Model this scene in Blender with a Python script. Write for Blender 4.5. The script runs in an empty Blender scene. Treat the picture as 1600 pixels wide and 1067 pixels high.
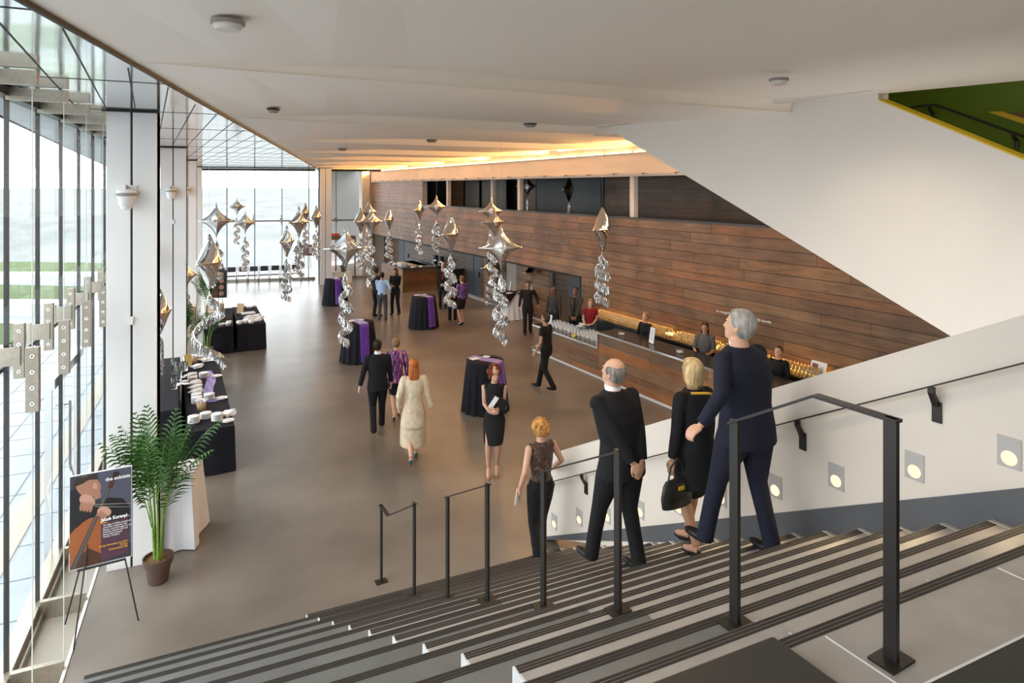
import bpy, bmesh, math, random
from mathutils import Vector, Matrix, noise
R_ = math.radians
DLK = 0.66
rnd = random.Random(7)
SC = bpy.context.scene
COL = SC.collection

# ---------------------------------------------------------------- camera
EYE = 4.77; FPX = 1013.0; YAW = 24.33
cam_d = bpy.data.cameras.new('camera'); cam = bpy.data.objects.new('camera', cam_d); COL.objects.link(cam)
cam.location = (0, 0, EYE); cam.rotation_euler = (R_(90), 0, R_(-YAW))
cam_d.sensor_width = 36; cam_d.lens = FPX/1600*36; cam_d.shift_y = -(533.5-293)/1600
cam_d.clip_end = 8000; SC.camera = cam
# ---------------------------------------------------------------- sky and exposure
W_ = bpy.data.worlds.new('overcast_sky'); SC.world = W_; W_.use_nodes = True
bgn = W_.node_tree.nodes['Background']; bgn.inputs[0].default_value = (0.93, 0.97, 1.0, 1); bgn.inputs[1].default_value = 5.2
SC.view_settings.view_transform = 'Standard'; SC.view_settings.look = 'None'
SC.view_settings.gamma = 1; SC.view_settings.use_curve_mapping = False
SC.view_settings.exposure = 0.0
SC.cycles.transparent_max_bounces = 40
TH = R_(4.9); CW, SW = math.cos(TH), math.sin(TH)
def P(w, s, z=0.0):                     # wall-aligned frame (w across, s along) -> world
    return Vector((w*CW - s*SW, w*SW + s*CW, z))
def area(name, loc, rot, sx, sy, power, col, spread=180, portal=False):
    l = bpy.data.lights.new(name, 'AREA'); l.shape = 'RECTANGLE'; l.size = sx; l.size_y = sy
    l.energy = power; l.color = col; l.spread = R_(spread)
    o = bpy.data.objects.new(name, l); COL.objects.link(o); o.location = loc; o.rotation_euler = rot
    if portal: l.cycles.is_portal = True
    return o
# daylight portals in the two glass walls (they only guide sampling, they give no light)
area('left_glass_portal', (-2.3, 16, 2.9), (0, R_(-90), 0), 6.2, 42, 1, (1,1,1), portal=True)
area('far_glass_portal', (3.4, 36.2, 2.9), (R_(-90), 0, R_(-11.5)), 9, 6.2, 1, (1,1,1), portal=True)

# added fill spots under the ceiling; its own ringed downlights are unlit
def downlight(x,y,power,col=(1,.84,.64),ang=150,z=5.68):
    l=bpy.data.lights.new('downlight','SPOT'); l.energy=power; l.color=col; l.spot_size=R_(ang); l.spot_blend=.9; l.shadow_soft_size=.18
    o=bpy.data.objects.new('downlight',l); COL.objects.link(o); o.location=(x,y,z); return o
for (x,y,p_) in ((1.2,1.6,30),(3.4,1.2,16),(4.9,1.2,16),(3.2,6.2,130),(2.2,4.2,190),(5.6,4.6,110),(.6,8.7,120),(4.4,9.1,120),(8.4,10.8,150),(4.1,13.1,110),(8.6,15.0,150),(3.0,17.5,70),(8.0,19.5,130),(7.5,24,150),(9.5,12.8,120),(2.5,-2.5,60),(5,-2.5,60)): downlight(x,y,p_*DLK)
# ---------------------------------------------------------------- object helpers
def tag(o, label=None, cat=None, group=None, kind=None):
    if label: o['label'] = label
    if cat: o['category'] = cat
    if group: o['group'] = group
    if kind: o['kind'] = kind
    return o
def empty(name, loc=(0,0,0), rz=0.0, label=None, cat=None, group=None, parent=None):
    o = bpy.data.objects.new(name, None); COL.objects.link(o); o.location = loc; o.rotation_euler = (0,0,rz)
    o.empty_display_size = 0.1
    if parent: o.parent = parent
    return tag(o, label, cat, group)
def copy_tree(o, parent=None):
    c = o.copy(); COL.objects.link(c); c.parent = parent
    for ch in list(o.children): copy_tree(ch, c)
    return c
class MB:
    def __init__(s): s.v=[]; s.f=[]; s.m=[]; s.c=[]; s.col=None
    def add(s, vs, fs, mi=0):
        b=len(s.v); s.v+= [tuple(v) for v in vs]
        for f in fs: s.f.append(tuple(i+b for i in f)); s.m.append(mi); s.c.append(s.col)
        return s
    def box(s, a, b, mi=0, fn=None):
        x0,y0,z0=a; x1,y1,z1=b
        vs=[(x0,y0,z0),(x1,y0,z0),(x1,y1,z0),(x0,y1,z0),(x0,y0,z1),(x1,y0,z1),(x1,y1,z1),(x0,y1,z1)]
        if fn: vs=[fn(*v) for v in vs]
        return s.add(vs,[(0,3,2,1),(4,5,6,7),(0,1,5,4),(1,2,6,5),(2,3,7,6),(3,0,4,7)],mi)
    def prism(s, pts, z0, z1, mi=0, fn=None):      # pts ccw in xy
        n=len(pts); vs=[(x,y,z0) for x,y in pts]+[(x,y,z1) for x,y in pts]
        if fn: vs=[fn(*v) for v in vs]
        return s.add(vs,[tuple(range(n-1,-1,-1)),tuple(range(n,2*n))]+[(i,(i+1)%n,n+(i+1)%n,n+i) for i in range(n)],mi)
    def tube(s, pts, r, n=8, mi=0, cap=True):
        pts=[Vector(p) for p in pts]; rs = r if isinstance(r,(list,tuple)) else [r]*len(pts)
        b=len(s.v); prev=None
        for i,p in enumerate(pts):
            d=(pts[min(i+1,len(pts)-1)]-pts[max(i-1,0)])
            if d.length<1e-9: d=Vector((0,0,1))
            d.normalize()
            if prev is None:
                u=d.orthogonal().normalized()
            else:
                u=(prev-d*prev.dot(d))
                u = u.normalized() if u.length>1e-6 else d.orthogonal().normalized()
            prev=u; w=d.cross(u)
            for k in range(n):
                a=2*math.pi*k/n; s.v.append(tuple(p+(u*math.cos(a)+w*math.sin(a))*rs[i]))
        for i in range(len(pts)-1):
            for k in range(n):
                a0=b+i*n+k; a1=b+i*n+(k+1)%n
                s.f.append((a0,a1,a1+n,a0+n)); s.m.append(mi); s.c.append(s.col)
        if cap:
            s.f.append(tuple(b+k for k in range(n-1,-1,-1))); s.m.append(mi); s.c.append(s.col)
            e=b+(len(pts)-1)*n; s.f.append(tuple(e+k for k in range(n))); s.m.append(mi); s.c.append(s.col)
        return s
    def loft(s, secs, n=20, mi=0, fn=None):        # secs: (cx,cy,cz,rx,ry)
        b=len(s.v)
        for (cx,cy,cz,rx,ry) in secs:
            for k in range(n):
                a=2*math.pi*k/n; v=(cx+rx*math.cos(a),cy+ry*math.sin(a),cz)
                s.v.append(tuple(fn(*v)) if fn else v)
        for i in range(len(secs)-1):
            for k in range(n):
                a0=b+i*n+k; a1=b+i*n+(k+1)%n; s.f.append((a0,a1,a1+n,a0+n)); s.m.append(mi); s.c.append(s.col)
        s.f.append(tuple(b+k for k in range(n-1,-1,-1))); s.m.append(mi); s.c.append(s.col)
        e=b+(len(secs)-1)*n; s.f.append(tuple(e+k for k in range(n))); s.m.append(mi); s.c.append(s.col)
        return s
    def lathe(s, prof, n=16, mi=0, c=(0,0,0)):
        b=len(s.v); cx,cy,cz=c
        for (r,z) in prof:
            for k in range(n):
                a=2*math.pi*k/n; s.v.append((cx+r*math.cos(a),cy+r*math.sin(a),cz+z))
        for i in range(len(prof)-1):
            for k in range(n):
                a0=b+i*n+k; a1=b+i*n+(k+1)%n; s.f.append((a0,a1,a1+n,a0+n)); s.m.append(mi); s.c.append(s.col)
        return s
    def ell(s, c, r, n=12, mi=0, rot=None):
        b=len(s.v); m=n//2+1; c=Vector(c)
        for i in range(m+1):
            t=math.pi*i/m
            for k in range(n):
                a=2*math.pi*k/n; q=Vector((r[0]*math.sin(t)*math.cos(a),r[1]*math.sin(t)*math.sin(a),-r[2]*math.cos(t)))
                if rot: q=rot@q
                s.v.append(tuple(c+q))
        for i in range(m):
            for k in range(n):
                a0=b+i*n+k; a1=b+i*n+(k+1)%n; s.f.append((a0,a1,a1+n,a0+n)); s.m.append(mi); s.c.append(s.col)
        return s
    def build(s, name, mats, parent=None, smooth=False, loc=(0,0,0), rz=0.0, bevel=0, rot=None):
        me=bpy.data.meshes.new(name); me.from_pydata(s.v,[],s.f)
        if not isinstance(mats,(list,tuple)): mats=[mats]
        for m in mats: me.materials.append(m)
        me.polygons.foreach_set('material_index', s.m)
        if any(c is not None for c in s.c):
            ca=me.color_attributes.new('board','FLOAT_COLOR','CORNER'); k=0; d=[]
            for f,c in zip(s.f,s.c):
                c=c or (.5,.5,.5); d+= [c[0],c[1],c[2],1.0]*len(f)
            ca.data.foreach_set('color', d)
        bm=bmesh.new(); bm.from_mesh(me)
        bmesh.ops.remove_doubles(bm, verts=bm.verts, dist=1e-6) if smooth else None
        bmesh.ops.recalc_face_normals(bm, faces=bm.faces); bm.to_mesh(me); bm.free()
        if smooth: me.polygons.foreach_set('use_smooth',[True]*len(me.polygons))
        o=bpy.data.objects.new(name, me); COL.objects.link(o); o.location=loc
        o.rotation_euler = rot if rot else (0,0,rz)
        if parent: o.parent=parent
        if bevel:
            b=o.modifiers.new('bevel','BEVEL'); b.width=bevel; b.segments=2; b.limit_method='ANGLE'
        return o
def remeshed(mb, name, mat, parent, voxel, smooth_it=4, mats=None):
    o=mb.build(name, mat, None)
    m=o.modifiers.new('r','REMESH'); m.mode='VOXEL'; m.voxel_size=voxel; m.use_smooth_shade=True
    if smooth_it:
        q=o.modifiers.new('s','SMOOTH'); q.iterations=smooth_it; q.factor=.5
    dg=bpy.context.evaluated_depsgraph_get(); dg.update()
    me=bpy.data.meshes.new_from_object(o.evaluated_get(dg)); old=o.data
    o.modifiers.clear(); o.data=me; bpy.data.meshes.remove(old); me.name=name
    if not me.materials: me.materials.append(mat)
    me.polygons.foreach_set('use_smooth',[True]*len(me.polygons))
    o.parent=parent
    return o
def text_obj(name, body, size, mat, parent=None, extrude=.002, align='LEFT', bold=0.0, space=1.0):
    cu=bpy.data.curves.new(name,'FONT'); cu.body=body; cu.size=size; cu.extrude=extrude; cu.align_x=align
    cu.offset=bold; cu.space_character=space; cu.resolution_u=2
    o=bpy.data.objects.new(name,cu); COL.objects.link(o)
    dg=bpy.context.evaluated_depsgraph_get(); dg.update()
    me=bpy.data.meshes.new_from_object(o.evaluated_get(dg)); bpy.data.objects.remove(o); bpy.data.curves.remove(cu)
    me.materials.clear(); me.materials.append(mat)
    n=bpy.data.objects.new(name,me); COL.objects.link(n)
    if parent: n.parent=parent
    return n

# ---------------------------------------------------------------- materials
def mat(name, col, rough=.6, metal=0.0, noise_amt=0.0, scale=4.0, bump=0.0, bscale=60.0, col2=None, spec=.5, emit=None, estr=0, coat=0, detail=3.0, stretch=None, sheen=0.0):
    m=bpy.data.materials.new(name); m.use_nodes=True; nt=m.node_tree; b=nt.nodes['Principled BSDF']
    def c4(c): return (c[0],c[1],c[2],1)
    b.inputs['Base Color'].default_value=c4(col); b.inputs['Roughness'].default_value=rough
    b.inputs['Metallic'].default_value=metal; b.inputs['Specular IOR Level'].default_value=spec
    if coat: b.inputs['Coat Weight'].default_value=coat
    if sheen: b.inputs['Sheen Weight'].default_value=sheen
    if emit: b.inputs['Emission Color'].default_value=c4(emit); b.inputs['Emission Strength'].default_value=estr
    tc=nt.nodes.new('ShaderNodeTexCoord'); src=tc.outputs['Object']
    if stretch:
        mp=nt.nodes.new('ShaderNodeMapping'); mp.inputs['Scale'].default_value=stretch; nt.links.new(src,mp.inputs[0]); src=mp.outputs[0]
    if noise_amt or col2:
        nz=nt.nodes.new('ShaderNodeTexNoise'); nz.inputs['Scale'].default_value=scale; nz.inputs['Detail'].default_value=detail
        nt.links.new(src,nz.inputs['Vector'])
        cr=nt.nodes.new('ShaderNodeValToRGB')
        if col2: a,c=col,col2
        else: a=tuple(x*(1-noise_amt) for x in col); c=tuple(min(1,x*(1+noise_amt)) for x in col)
        cr.color_ramp.elements[0].color=c4(a); cr.color_ramp.elements[1].color=c4(c)
        cr.color_ramp.elements[0].position=.32; cr.color_ramp.elements[1].position=.68
        nt.links.new(nz.outputs['Fac'],cr.inputs[0]); nt.links.new(cr.outputs[0],b.inputs['Base Color'])
    if bump:
        n2=nt.nodes.new('ShaderNodeTexNoise'); n2.inputs['Scale'].default_value=bscale; nt.links.new(src,n2.inputs['Vector'])
        bp=nt.nodes.new('ShaderNodeBump'); bp.inputs['Strength'].default_value=bump; bp.inputs['Distance'].default_value=.02
        nt.links.new(n2.outputs['Fac'],bp.inputs['Height']); nt.links.new(bp.outputs[0],b.inputs['Normal'])
    return m
def glass_mat(name, tint=(.93,.97,.95), ior=1.45, refl=1.0, damp=1.0):
    m=bpy.data.materials.new(name); m.use_nodes=True; nt=m.node_tree; nt.nodes.clear()
    o=nt.nodes.new('ShaderNodeOutputMaterial'); mx=nt.nodes.new('ShaderNodeMixShader')
    t=nt.nodes.new('ShaderNodeBsdfTransparent'); g=nt.nodes.new('ShaderNodeBsdfGlossy'); fr=nt.nodes.new('ShaderNodeFresnel')
    t.inputs[0].default_value=(*tint,1); g.inputs['Roughness'].default_value=0.01; g.inputs[0].default_value=(refl,refl,refl,1); fr.inputs[0].default_value=ior
    ml=nt.nodes.new('ShaderNodeMath'); ml.operation='MULTIPLY'; ml.inputs[1].default_value=damp; nt.links.new(fr.outputs[0],ml.inputs[0]); nt.links.new(ml.outputs[0],mx.inputs[0]); nt.links.new(t.outputs[0],mx.inputs[1]); nt.links.new(g.outputs[0],mx.inputs[2]); nt.links.new(mx.outputs[0],o.inputs[0])
    return m
def emis(name, col, s):
    m=bpy.data.materials.new(name); m.use_nodes=True; nt=m.node_tree; nt.nodes.clear()
    o=nt.nodes.new('ShaderNodeOutputMaterial'); e=nt.nodes.new('ShaderNodeEmission'); e.inputs[0].default_value=(*col,1); e.inputs[1].default_value=s
    nt.links.new(e.outputs[0],o.inputs[0]); return m
def wood_mat(name, rough=.42):
    m=bpy.data.materials.new(name); m.use_nodes=True; nt=m.node_tree; b=nt.nodes['Principled BSDF']
    at=nt.nodes.new('ShaderNodeAttribute'); at.attribute_name='board'
    tc=nt.nodes.new('ShaderNodeTexCoord'); mp=nt.nodes.new('ShaderNodeMapping'); mp.inputs['Scale'].default_value=(6,.8,9)
    nt.links.new(tc.outputs['Object'],mp.inputs[0])
    nz=nt.nodes.new('ShaderNodeTexNoise'); nz.inputs['Scale'].default_value=2.2; nz.inputs['Detail'].default_value=6; nz.inputs['Distortion'].default_value=.6
    nt.links.new(mp.outputs[0],nz.inputs['Vector'])
    n2=nt.nodes.new('ShaderNodeTexNoise'); n2.inputs['Scale'].default_value=1.1; nt.links.new(tc.outputs['Object'],n2.inputs['Vector'])
    ad=nt.nodes.new('ShaderNodeMath'); ad.operation='ADD'; nt.links.new(nz.outputs['Fac'],ad.inputs[0]); nt.links.new(n2.outputs['Fac'],ad.inputs[1])
    mr=nt.nodes.new('ShaderNodeMapRange'); mr.inputs[1].default_value=.7; mr.inputs[2].default_value=1.3; mr.inputs[3].default_value=.62; mr.inputs[4].default_value=1.32
    nt.links.new(ad.outputs[0],mr.inputs[0])
    mu=nt.nodes.new('ShaderNodeVectorMath'); mu.operation='SCALE'; nt.links.new(at.outputs['Color'],mu.inputs[0]); nt.links.new(mr.outputs[0],mu.inputs['Scale'])
    nt.links.new(mu.outputs[0],b.inputs['Base Color']); b.inputs['Roughness'].default_value=rough; b.inputs['Specular IOR Level'].default_value=.38
    bp=nt.nodes.new('ShaderNodeBump'); bp.inputs['Strength'].default_value=.15; bp.inputs['Distance'].default_value=.01
    nt.links.new(nz.outputs['Fac'],bp.inputs['Height']); nt.links.new(bp.outputs[0],b.inputs['Normal'])
    return m
M={}
M['floor']=mat('polished_concrete',(.120,.100,.082),.3,noise_amt=.3,scale=.55,detail=6,bump=.03,bscale=3,col2=(.222,.190,.160))
M['ceil']=mat('warm_white_plaster',(.88,.79,.69),.6)
M['white']=mat('white_plaster',(.68,.618,.55),.7,noise_amt=.02,scale=1)
M['column']=mat('white_painted_steel',(.76,.75,.74),.5)
M['mirror']=mat('polished_metal_panel',(.82,.85,.86),.09,metal=.92,bump=.35,bscale=.9)
M['dark']=mat('dark_metal',(.028,.026,.024),.42,metal=.4)
M['railm']=mat('blackened_steel',(.045,.04,.035),.38,metal=.7)
M['seam']=mat('black_seam',(.012,.012,.012),.6)
M['steel']=mat('brushed_steel',(.38,.34,.28),.35,metal=.85,noise_amt=.08,scale=30)
M['bright_steel']=mat('bright_steel',(.75,.75,.74),.2,metal=.95)
M['glass']=glass_mat('window_glass',(.965,.985,.98),1.25,damp=.35)
M['finglass']=glass_mat('fin_glass',(.975,.988,.985),1.35,damp=.6)
M['glassedge']=mat('glass_edge',(.62,.74,.72),.2)
M['clear']=glass_mat('clear_glass',(.96,.975,.975),1.45,damp=.8)
wg=mat('wine_glass',(.85,.87,.87),.08,spec=1.0); wg.node_tree.nodes['Principled BSDF'].inputs['Alpha'].default_value=.34; M['wineglass']=wg
M['wood']=wood_mat('reclaimed_board')
M['woodback']=mat('board_gap',(.02,.014,.01),.8)
M['tread']=mat('light_concrete_tread',(.33,.308,.29),.55,noise_amt=.12,scale=3,detail=5)
M['tier']=mat('dark_slate_tier',(.125,.132,.13),.5,noise_amt=.15,scale=2,detail=5)
M['white_end']=mat('white_stone_end',(.66,.66,.66),.6)
M['nosing']=mat('black_grip_strip',(.02,.014,.011),.75)
M['skirt']=mat('grey_stone_skirt',(.085,.09,.10),.5,noise_amt=.12,scale=2)
M['charcoal']=mat('charcoal_block',(.02,.02,.019),.6,noise_amt=.05)
M['grate']=mat('metal_grate',(.34,.30,.25),.5,metal=.3,noise_amt=.2,scale=80,stretch=(1,6,1))
M['pave']=mat('grey_pavers',(.27,.30,.34),.5,noise_amt=.12,scale=1.5)
M['joint']=mat('paver_joint',(.12,.13,.15),.7)
M['concrete_out']=mat('pale_outdoor_concrete',(.42,.43,.43),.7)
M['grass']=mat('lawn_grass',(.085,.115,.05),.9,noise_amt=.3,scale=8,spec=.1)
M['blackcloth']=mat('black_tablecloth',(.011,.011,.016),.8,noise_amt=.1,spec=.2)
M['whitecloth']=mat('white_tablecloth',(.72,.72,.76),.8)
M['purple']=mat('purple_satin',(.12,.035,.36),.3,noise_amt=.2,scale=12,sheen=.3)
M['silver']=mat('silver_foil',(.86,.84,.82),.08,metal=1.0,bump=.12,bscale=14)
M['tinsel']=mat('silver_tinsel',(.80,.79,.78),.16,metal=.95)
M['darkfoil']=mat('dark_foil',(.86,.84,.82),.1,metal=1.0,bump=.12,bscale=14)
M['leaf']=mat('palm_leaf',(.014,.05,.010),.45,noise_amt=.4,scale=8,col2=(.05,.15,.022),spec=.3)
M['stem']=mat('palm_stem',(.16,.27,.04),.5,noise_amt=.3,scale=20)
M['pot']=mat('brown_plastic_pot',(.085,.048,.036),.5)
M['soil']=mat('bark_mulch',(.15,.08,.035),.95,noise_amt=.6,scale=60,bump=1,bscale=80)
M['counter']=mat('black_stone_top',(.028,.025,.023),.22,noise_amt=.15,scale=20)
M['cabinet']=mat('black_cabinet',(.012,.012,.013),.45)
M['door']=mat('charcoal_door',(.035,.042,.05),.45)
M['greybox']=mat('grey_panel',(.28,.25,.22),.6)
M['white_gloss']=mat('white_china',(.80,.79,.78),.25,coat=.3)
M['paper']=mat('white_paper',(.82,.82,.83),.7)
M['print']=mat('grey_print',(.25,.27,.28),.7)
M['green']=mat('lime_green_paint',(.095,.16,.0),.6)
M['yellow']=mat('yellow_paint',(.62,.40,.01),.5)
M['basket']=mat('wicker_basket',(.50,.33,.19),.8,noise_amt=.3,scale=60)
M['goldlight']=emis('amber_light_strip',(1.0,.55,.12),26)
M['covelight']=emis('warm_light_strip',(1.0,.62,.26),14)
M['lampglow']=emis('warm_lamp_glow',(1.0,.78,.48),1.5)
M['bottle']=mat('green_bottle',(.03,.16,.01),.15)
M['black']=mat('black_plastic',(.012,.012,.012),.4)
M['orange_sign']=mat('orange_red_board',(.85,.12,.03),.6)
M['sea']=mat('sea_water',(.165,.172,.168),.9,col2=(.235,.238,.236),scale=.11,detail=8,spec=0.0,stretch=(1,.30,1))
M['pale']=mat('pale_wood_crate',(.62,.50,.38),.7,noise_amt=.1,scale=10)

# ---------------------------------------------------------------- people builder
def skin(name,c): 
    m=mat(name,c,.5,noise_amt=.06,scale=6); m.node_tree.nodes['Principled BSDF'].inputs['Subsurface Weight'].default_value=.05; return m
SK={'l':skin('light_skin',(.60,.34,.23)),'m':skin('tan_skin',(.42,.22,.13)),'d':skin('brown_skin',(.16,.07,.04))}
FB={}
def fab(n,c,**k):
    if n not in FB: FB[n]=mat(n,c,k.pop('rough',.85),spec=k.pop('spec',.22),**k)
    return FB[n]
def streaky(name, cols, scale, stretch):
    m=mat(name,cols[0],.5,col2=cols[1],scale=scale,detail=4,stretch=stretch)
    cr=[n for n in m.node_tree.nodes if n.type=='VALTORGB'][0].color_ramp
    cr.elements[0].position=.38; cr.elements[1].position=.6
    for i,c in enumerate(cols[2:]):
        e=cr.elements.new(.44+.05*i); e.color=(*c,1)
    cr.interpolation='CONSTANT'
    FB[name]=m; return m
streaky('purple_sequin',[(.03,.012,.06),(.55,.45,.62),(.16,.05,.32),(.32,.07,.20)],26,(1,1,.22))
streaky('purple_print',[(.06,.02,.10),(.22,.12,.34),(.14,.05,.24)],14,(1,1,1))
streaky('brown_lace',[(.035,.018,.012),(.14,.085,.06),(.06,.03,.02)],30,(1,1,.8))
streaky('cream_fleece',[(.58,.46,.30),(.74,.64,.48),(.64,.53,.38)],18,(1,1,.5))
BLK=lambda: fab('black_suiting',(.012,.012,.014))
def ik(a,c,l1,l2,pole):
    a=Vector(a);c=Vector(c);d=c-a;L=d.length
    if L>(l1+l2)*.998: c=a+d*((l1+l2)*.998/L); d=c-a; L=d.length
    x=(l1*l1-l2*l2+L*L)/(2*L); h=math.sqrt(max(0,l1*l1-x*x)); u=d/L
    p=Vector(pole); p=p-u*p.dot(u); p.normalize()
    return a+u*x+p*h, c
def hand(mb, w, d, n, side, curl=.45, r=1.0):
    """palm, four fingers of unequal length and a thumb; w wrist, d along the hand, n palm normal"""
    w=Vector(w); d=Vector(d).normalized(); n=Vector(n); n=(n-d*n.dot(d)).normalized(); x=d.cross(n)*side
    rot=Matrix((x,n,d)).transposed()
    mb.ell(w+d*.045,(.040*r,.016*r,.052*r),10,rot=rot)
    for k,(ox,ln) in enumerate(((-.030,.062),(-.010,.074),(.010,.080),(.030,.070))):
        p=w+d*.082+x*ox; pts=[w+d*.05+x*ox*.8,p]; dd=d.copy(); ang=0
        for q in range(3):
            ang+=curl*(.7+.3*q); dd=(d*math.cos(ang)+n*math.sin(ang)); p=p+dd*(ln*(.45,.32,.23)[q]); pts.append(p)
        mb.tube(pts,[.010*r,.0095*r,.009*r,.0083*r,.007*r],7)
    t0=w+d*.02+x*.025
    mb.tube([t0,t0+x*.022+d*.028+n*.008,t0+x*.030+d*.055+n*.02,t0+x*.026+d*.078+n*.03],[.013*r,.011*r,.010*r,.0078*r],7)
def person(loc, heading, h, label, sx='m', skin_='l', lean=0.0, bend=0.0, hyaw=0, hpitch=0, legs=None, arms=None, hands=None,
           top=('jacket','black_suiting'), bottom=('trousers','black_suiting'), hair=('short',(.03,.02,.015)), collar=None, shoes=(.012,.012,.012),
           vox=.011, tie=None, heel=0.0, build=1.0, extra=None, z_base=0, group=None, curl=(.4,.4), eyes=False, glasses=False):
    S=h/1.75; root=empty('person',loc,R_(-heading),label,'person',group)
    sc=lambda o: setattr(o,'scale',(S,S,S))
    F=(sx=='f'); shw=.165 if F else .188; hipw=.088 if F else .092
    def T(x,y,z):
        if z>.95:
            t=z-.95; y=y+lean*t+bend*t*t; z=z-abs(lean)*t*.12
        return Vector((x,y,z))
    sk=SK[skin_]
    if legs is None: legs=((-.10,.0,0),(.10,.03,0))
    lj=[]
    for sgn,(fx,fy,fz) in zip((-1,1),legs):
        hip=Vector((sgn*hipw,0,.93)); ank=Vector((fx,fy,.085+fz+heel*.7))
        kn,ank=ik(hip,ank,.44,.42,(0,1,0)); lj.append((hip,kn,ank))
    if arms is None: arms=((-.24,.03,.86),(.24,.03,.86))
    aj=[]
    for i,(sgn,tg) in enumerate(zip((-1,1),arms)):
        sh=T(sgn*shw,0,1.415); pole=(sgn*.5,-1,-.2)
        el,wr=ik(sh,Vector(tg),.285,.255,pole); aj.append((sh,el,wr))
    mb=MB()
    bw=.92 if F else 1.0
    mb.loft([(0,T(0,0,z)[1],T(0,0,z)[2],rx*bw*build,ry*build) for z,rx,ry in ((.84,.10,.08),(.90,.155,.105),(.98,.155,.105),(1.08,.125,.09),(1.2,.14,.10),(1.3,.155,.108),(1.39,.16,.09),(1.44,.11,.07),(1.47,.06,.058),(1.50,.052,.054),(1.545,.05,.054))],20)
    for hip,kn,ank in lj:
        mid=kn.lerp(ank,.3)
        mb.tube([hip,hip.lerp(kn,.5),kn,mid,kn.lerp(ank,.65),ank],[.084,.074,.052,.056,.042,.034],12)
        hz=heel*.7
        f0=ank+Vector((0,-.03,-.035)); toe=ank+Vector((0,.15,-.055-hz)); 
        mb.tube([f0,ank+Vector((0,.03,-.04)),ank+Vector((0,.09,-.05-hz*.7)),toe],[.030,.034,.032,.022],10)
    for i,(sh,el,wr) in enumerate(aj):
        sgn=(-1,1)[i]
        mb.tube([sh+Vector((-sgn*.03,0,.0)),sh,sh.lerp(el,.5),el,el.lerp(wr,.35),wr],[.05,.047*build,.042,.036,.035,.024],10)
        d=(wr-el).normalized(); n=Vector((-sgn,.15,0))
        if hands and hands[i]: dd,nn=hands[i]; d=Vector(dd) if dd else d; n=Vector(nn)
        hand(mb,wr,d,n,sgn,curl[i],1.0)
    # head
    base=T(0,0,1.515); base=Vector((0,base[1],base[2])); HR=Matrix.Rotation(R_(-hyaw),3,'Z')@Matrix.Rotation(R_(-hpitch),3,'X')
    Hf=lambda x,y,z: base+HR@Vector((x,y+.018,z-.0))
    mb.loft([(0,yo,z,rx,ry) for z,rx,ry,yo in ((0,.022,.026,.056),(.015,.038,.045,.040),(.04,.052,.068,.020),(.075,.062,.082,.010),(.11,.069,.090,.004),(.15,.073,.094,-.002),(.18,.069,.088,-.006),(.21,.052,.066,-.009),(.228,.028,.036,-.01),(.233,.01,.012,-.01))],20,fn=Hf)
    mb.tube([Hf(0,-.01,-.02),Hf(0,0,.04)],[.05,.055],12)
    mb.tube([Hf(0,.088,.118),Hf(0,.104,.082),Hf(0,.094,.070)],[.008,.013,.009],8)
    mb.ell(Hf(0,.082,.043),(.024,.012,.009),10,rot=HR); mb.ell(Hf(0,.090,.135),(.045,.010,.009),10,rot=HR)
    for s_ in (-1,1): mb.ell(Hf(s_*.073,-.005,.098),(.010,.018,.030),8,rot=HR)
    b=remeshed(mb,'body',sk,root,min(vox,.008) if vox<.01 else vox,2); sc(b)
    # hair
    kind,hc=hair
    if kind!='bald' or True:
        hb=MB(); hm=fab('hair_%02d%02d%02d'%tuple(int(c*99) for c in hc),hc,rough=.55,noise_amt=.45,scale=22,stretch=(1,1,.25),bump=.5,bscale=90)
        if kind in('short','long','bun','bob','parted'):
            g=1.0 if kind=='short' else 1.06
            hb.ell(Hf(0,-.020,.150),(.083*g,.098*g,.090*g),16,rot=HR); hb.ell(Hf(0,-.038,.10),(.076*g,.072*g,.075*g),14,rot=HR)
            hb.ell(Hf(0,.03,.195),(.066,.052,.038),12,rot=HR)
        if kind=='balding':
            hb.ell(Hf(0,-.045,.095),(.080,.066,.06),14,rot=HR); hb.ell(Hf(0,-.055,.15),(.070,.052,.055),14,rot=HR); 
            for s_ in(-1,1): hb.ell(Hf(s_*.052,-.015,.135),(.032,.070,.055),12,rot=HR)
            hb.ell(Hf(0,-.075,.135),(.062,.035,.05),12,rot=HR)
        if kind=='bald': hb.ell(Hf(0,.085,.012),(.034,.022,.022),10,rot=HR)
        if kind=='long':
            hb.loft([(0,yo,z,rx,ry) for z,rx,ry,yo in ((-.20,.05,.02,-.085),(-.12,.09,.035,-.085),(-.02,.092,.05,-.07),(.08,.092,.065,-.05),(.15,.08,.07,-.04))],16,fn=Hf)
        if kind=='bob':
            hb.loft([(0,yo,z,rx,ry) for z,rx,ry,yo in ((-.02,.07,.05,-.045),(.02,.094,.075,-.04),(.10,.10,.085,-.03),(.17,.09,.085,-.02))],16,fn=Hf)
        if kind=='bun': hb.ell(Hf(0,-.125,.12),(.036,.034,.036),12,rot=HR)
        if kind in('curly','frizz'):
            r2=random.Random(3); g=1.0 if kind=='frizz' else 1.05
            hb.ell(Hf(0,-.025,.13),(.098*g,.105*g,.10*g),16,rot=HR)
            for q in range(90):
                a=r2.uniform(.25*math.pi+.35,2.75*math.pi-.35-.0)if 0 else r2.uniform(0,2*math.pi); t=r2.uniform(-.75,1)
                v=Vector((math.cos(a)*math.sqrt(1-t*t),math.sin(a)*math.sqrt(1-t*t),t))
                if v.y>.45 and v.z<.45: continue
                zz=.125+v.z*(.105 if kind=='frizz' else .13)
                hb.ell(Hf(v.x*.10*g,-.02+v.y*.105*g,zz),(.024,.024,.026),7)
        o=remeshed(hb,'hair' if kind!='bald' else 'beard',hm,root,min(vox,.009),1); sc(o)
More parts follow.
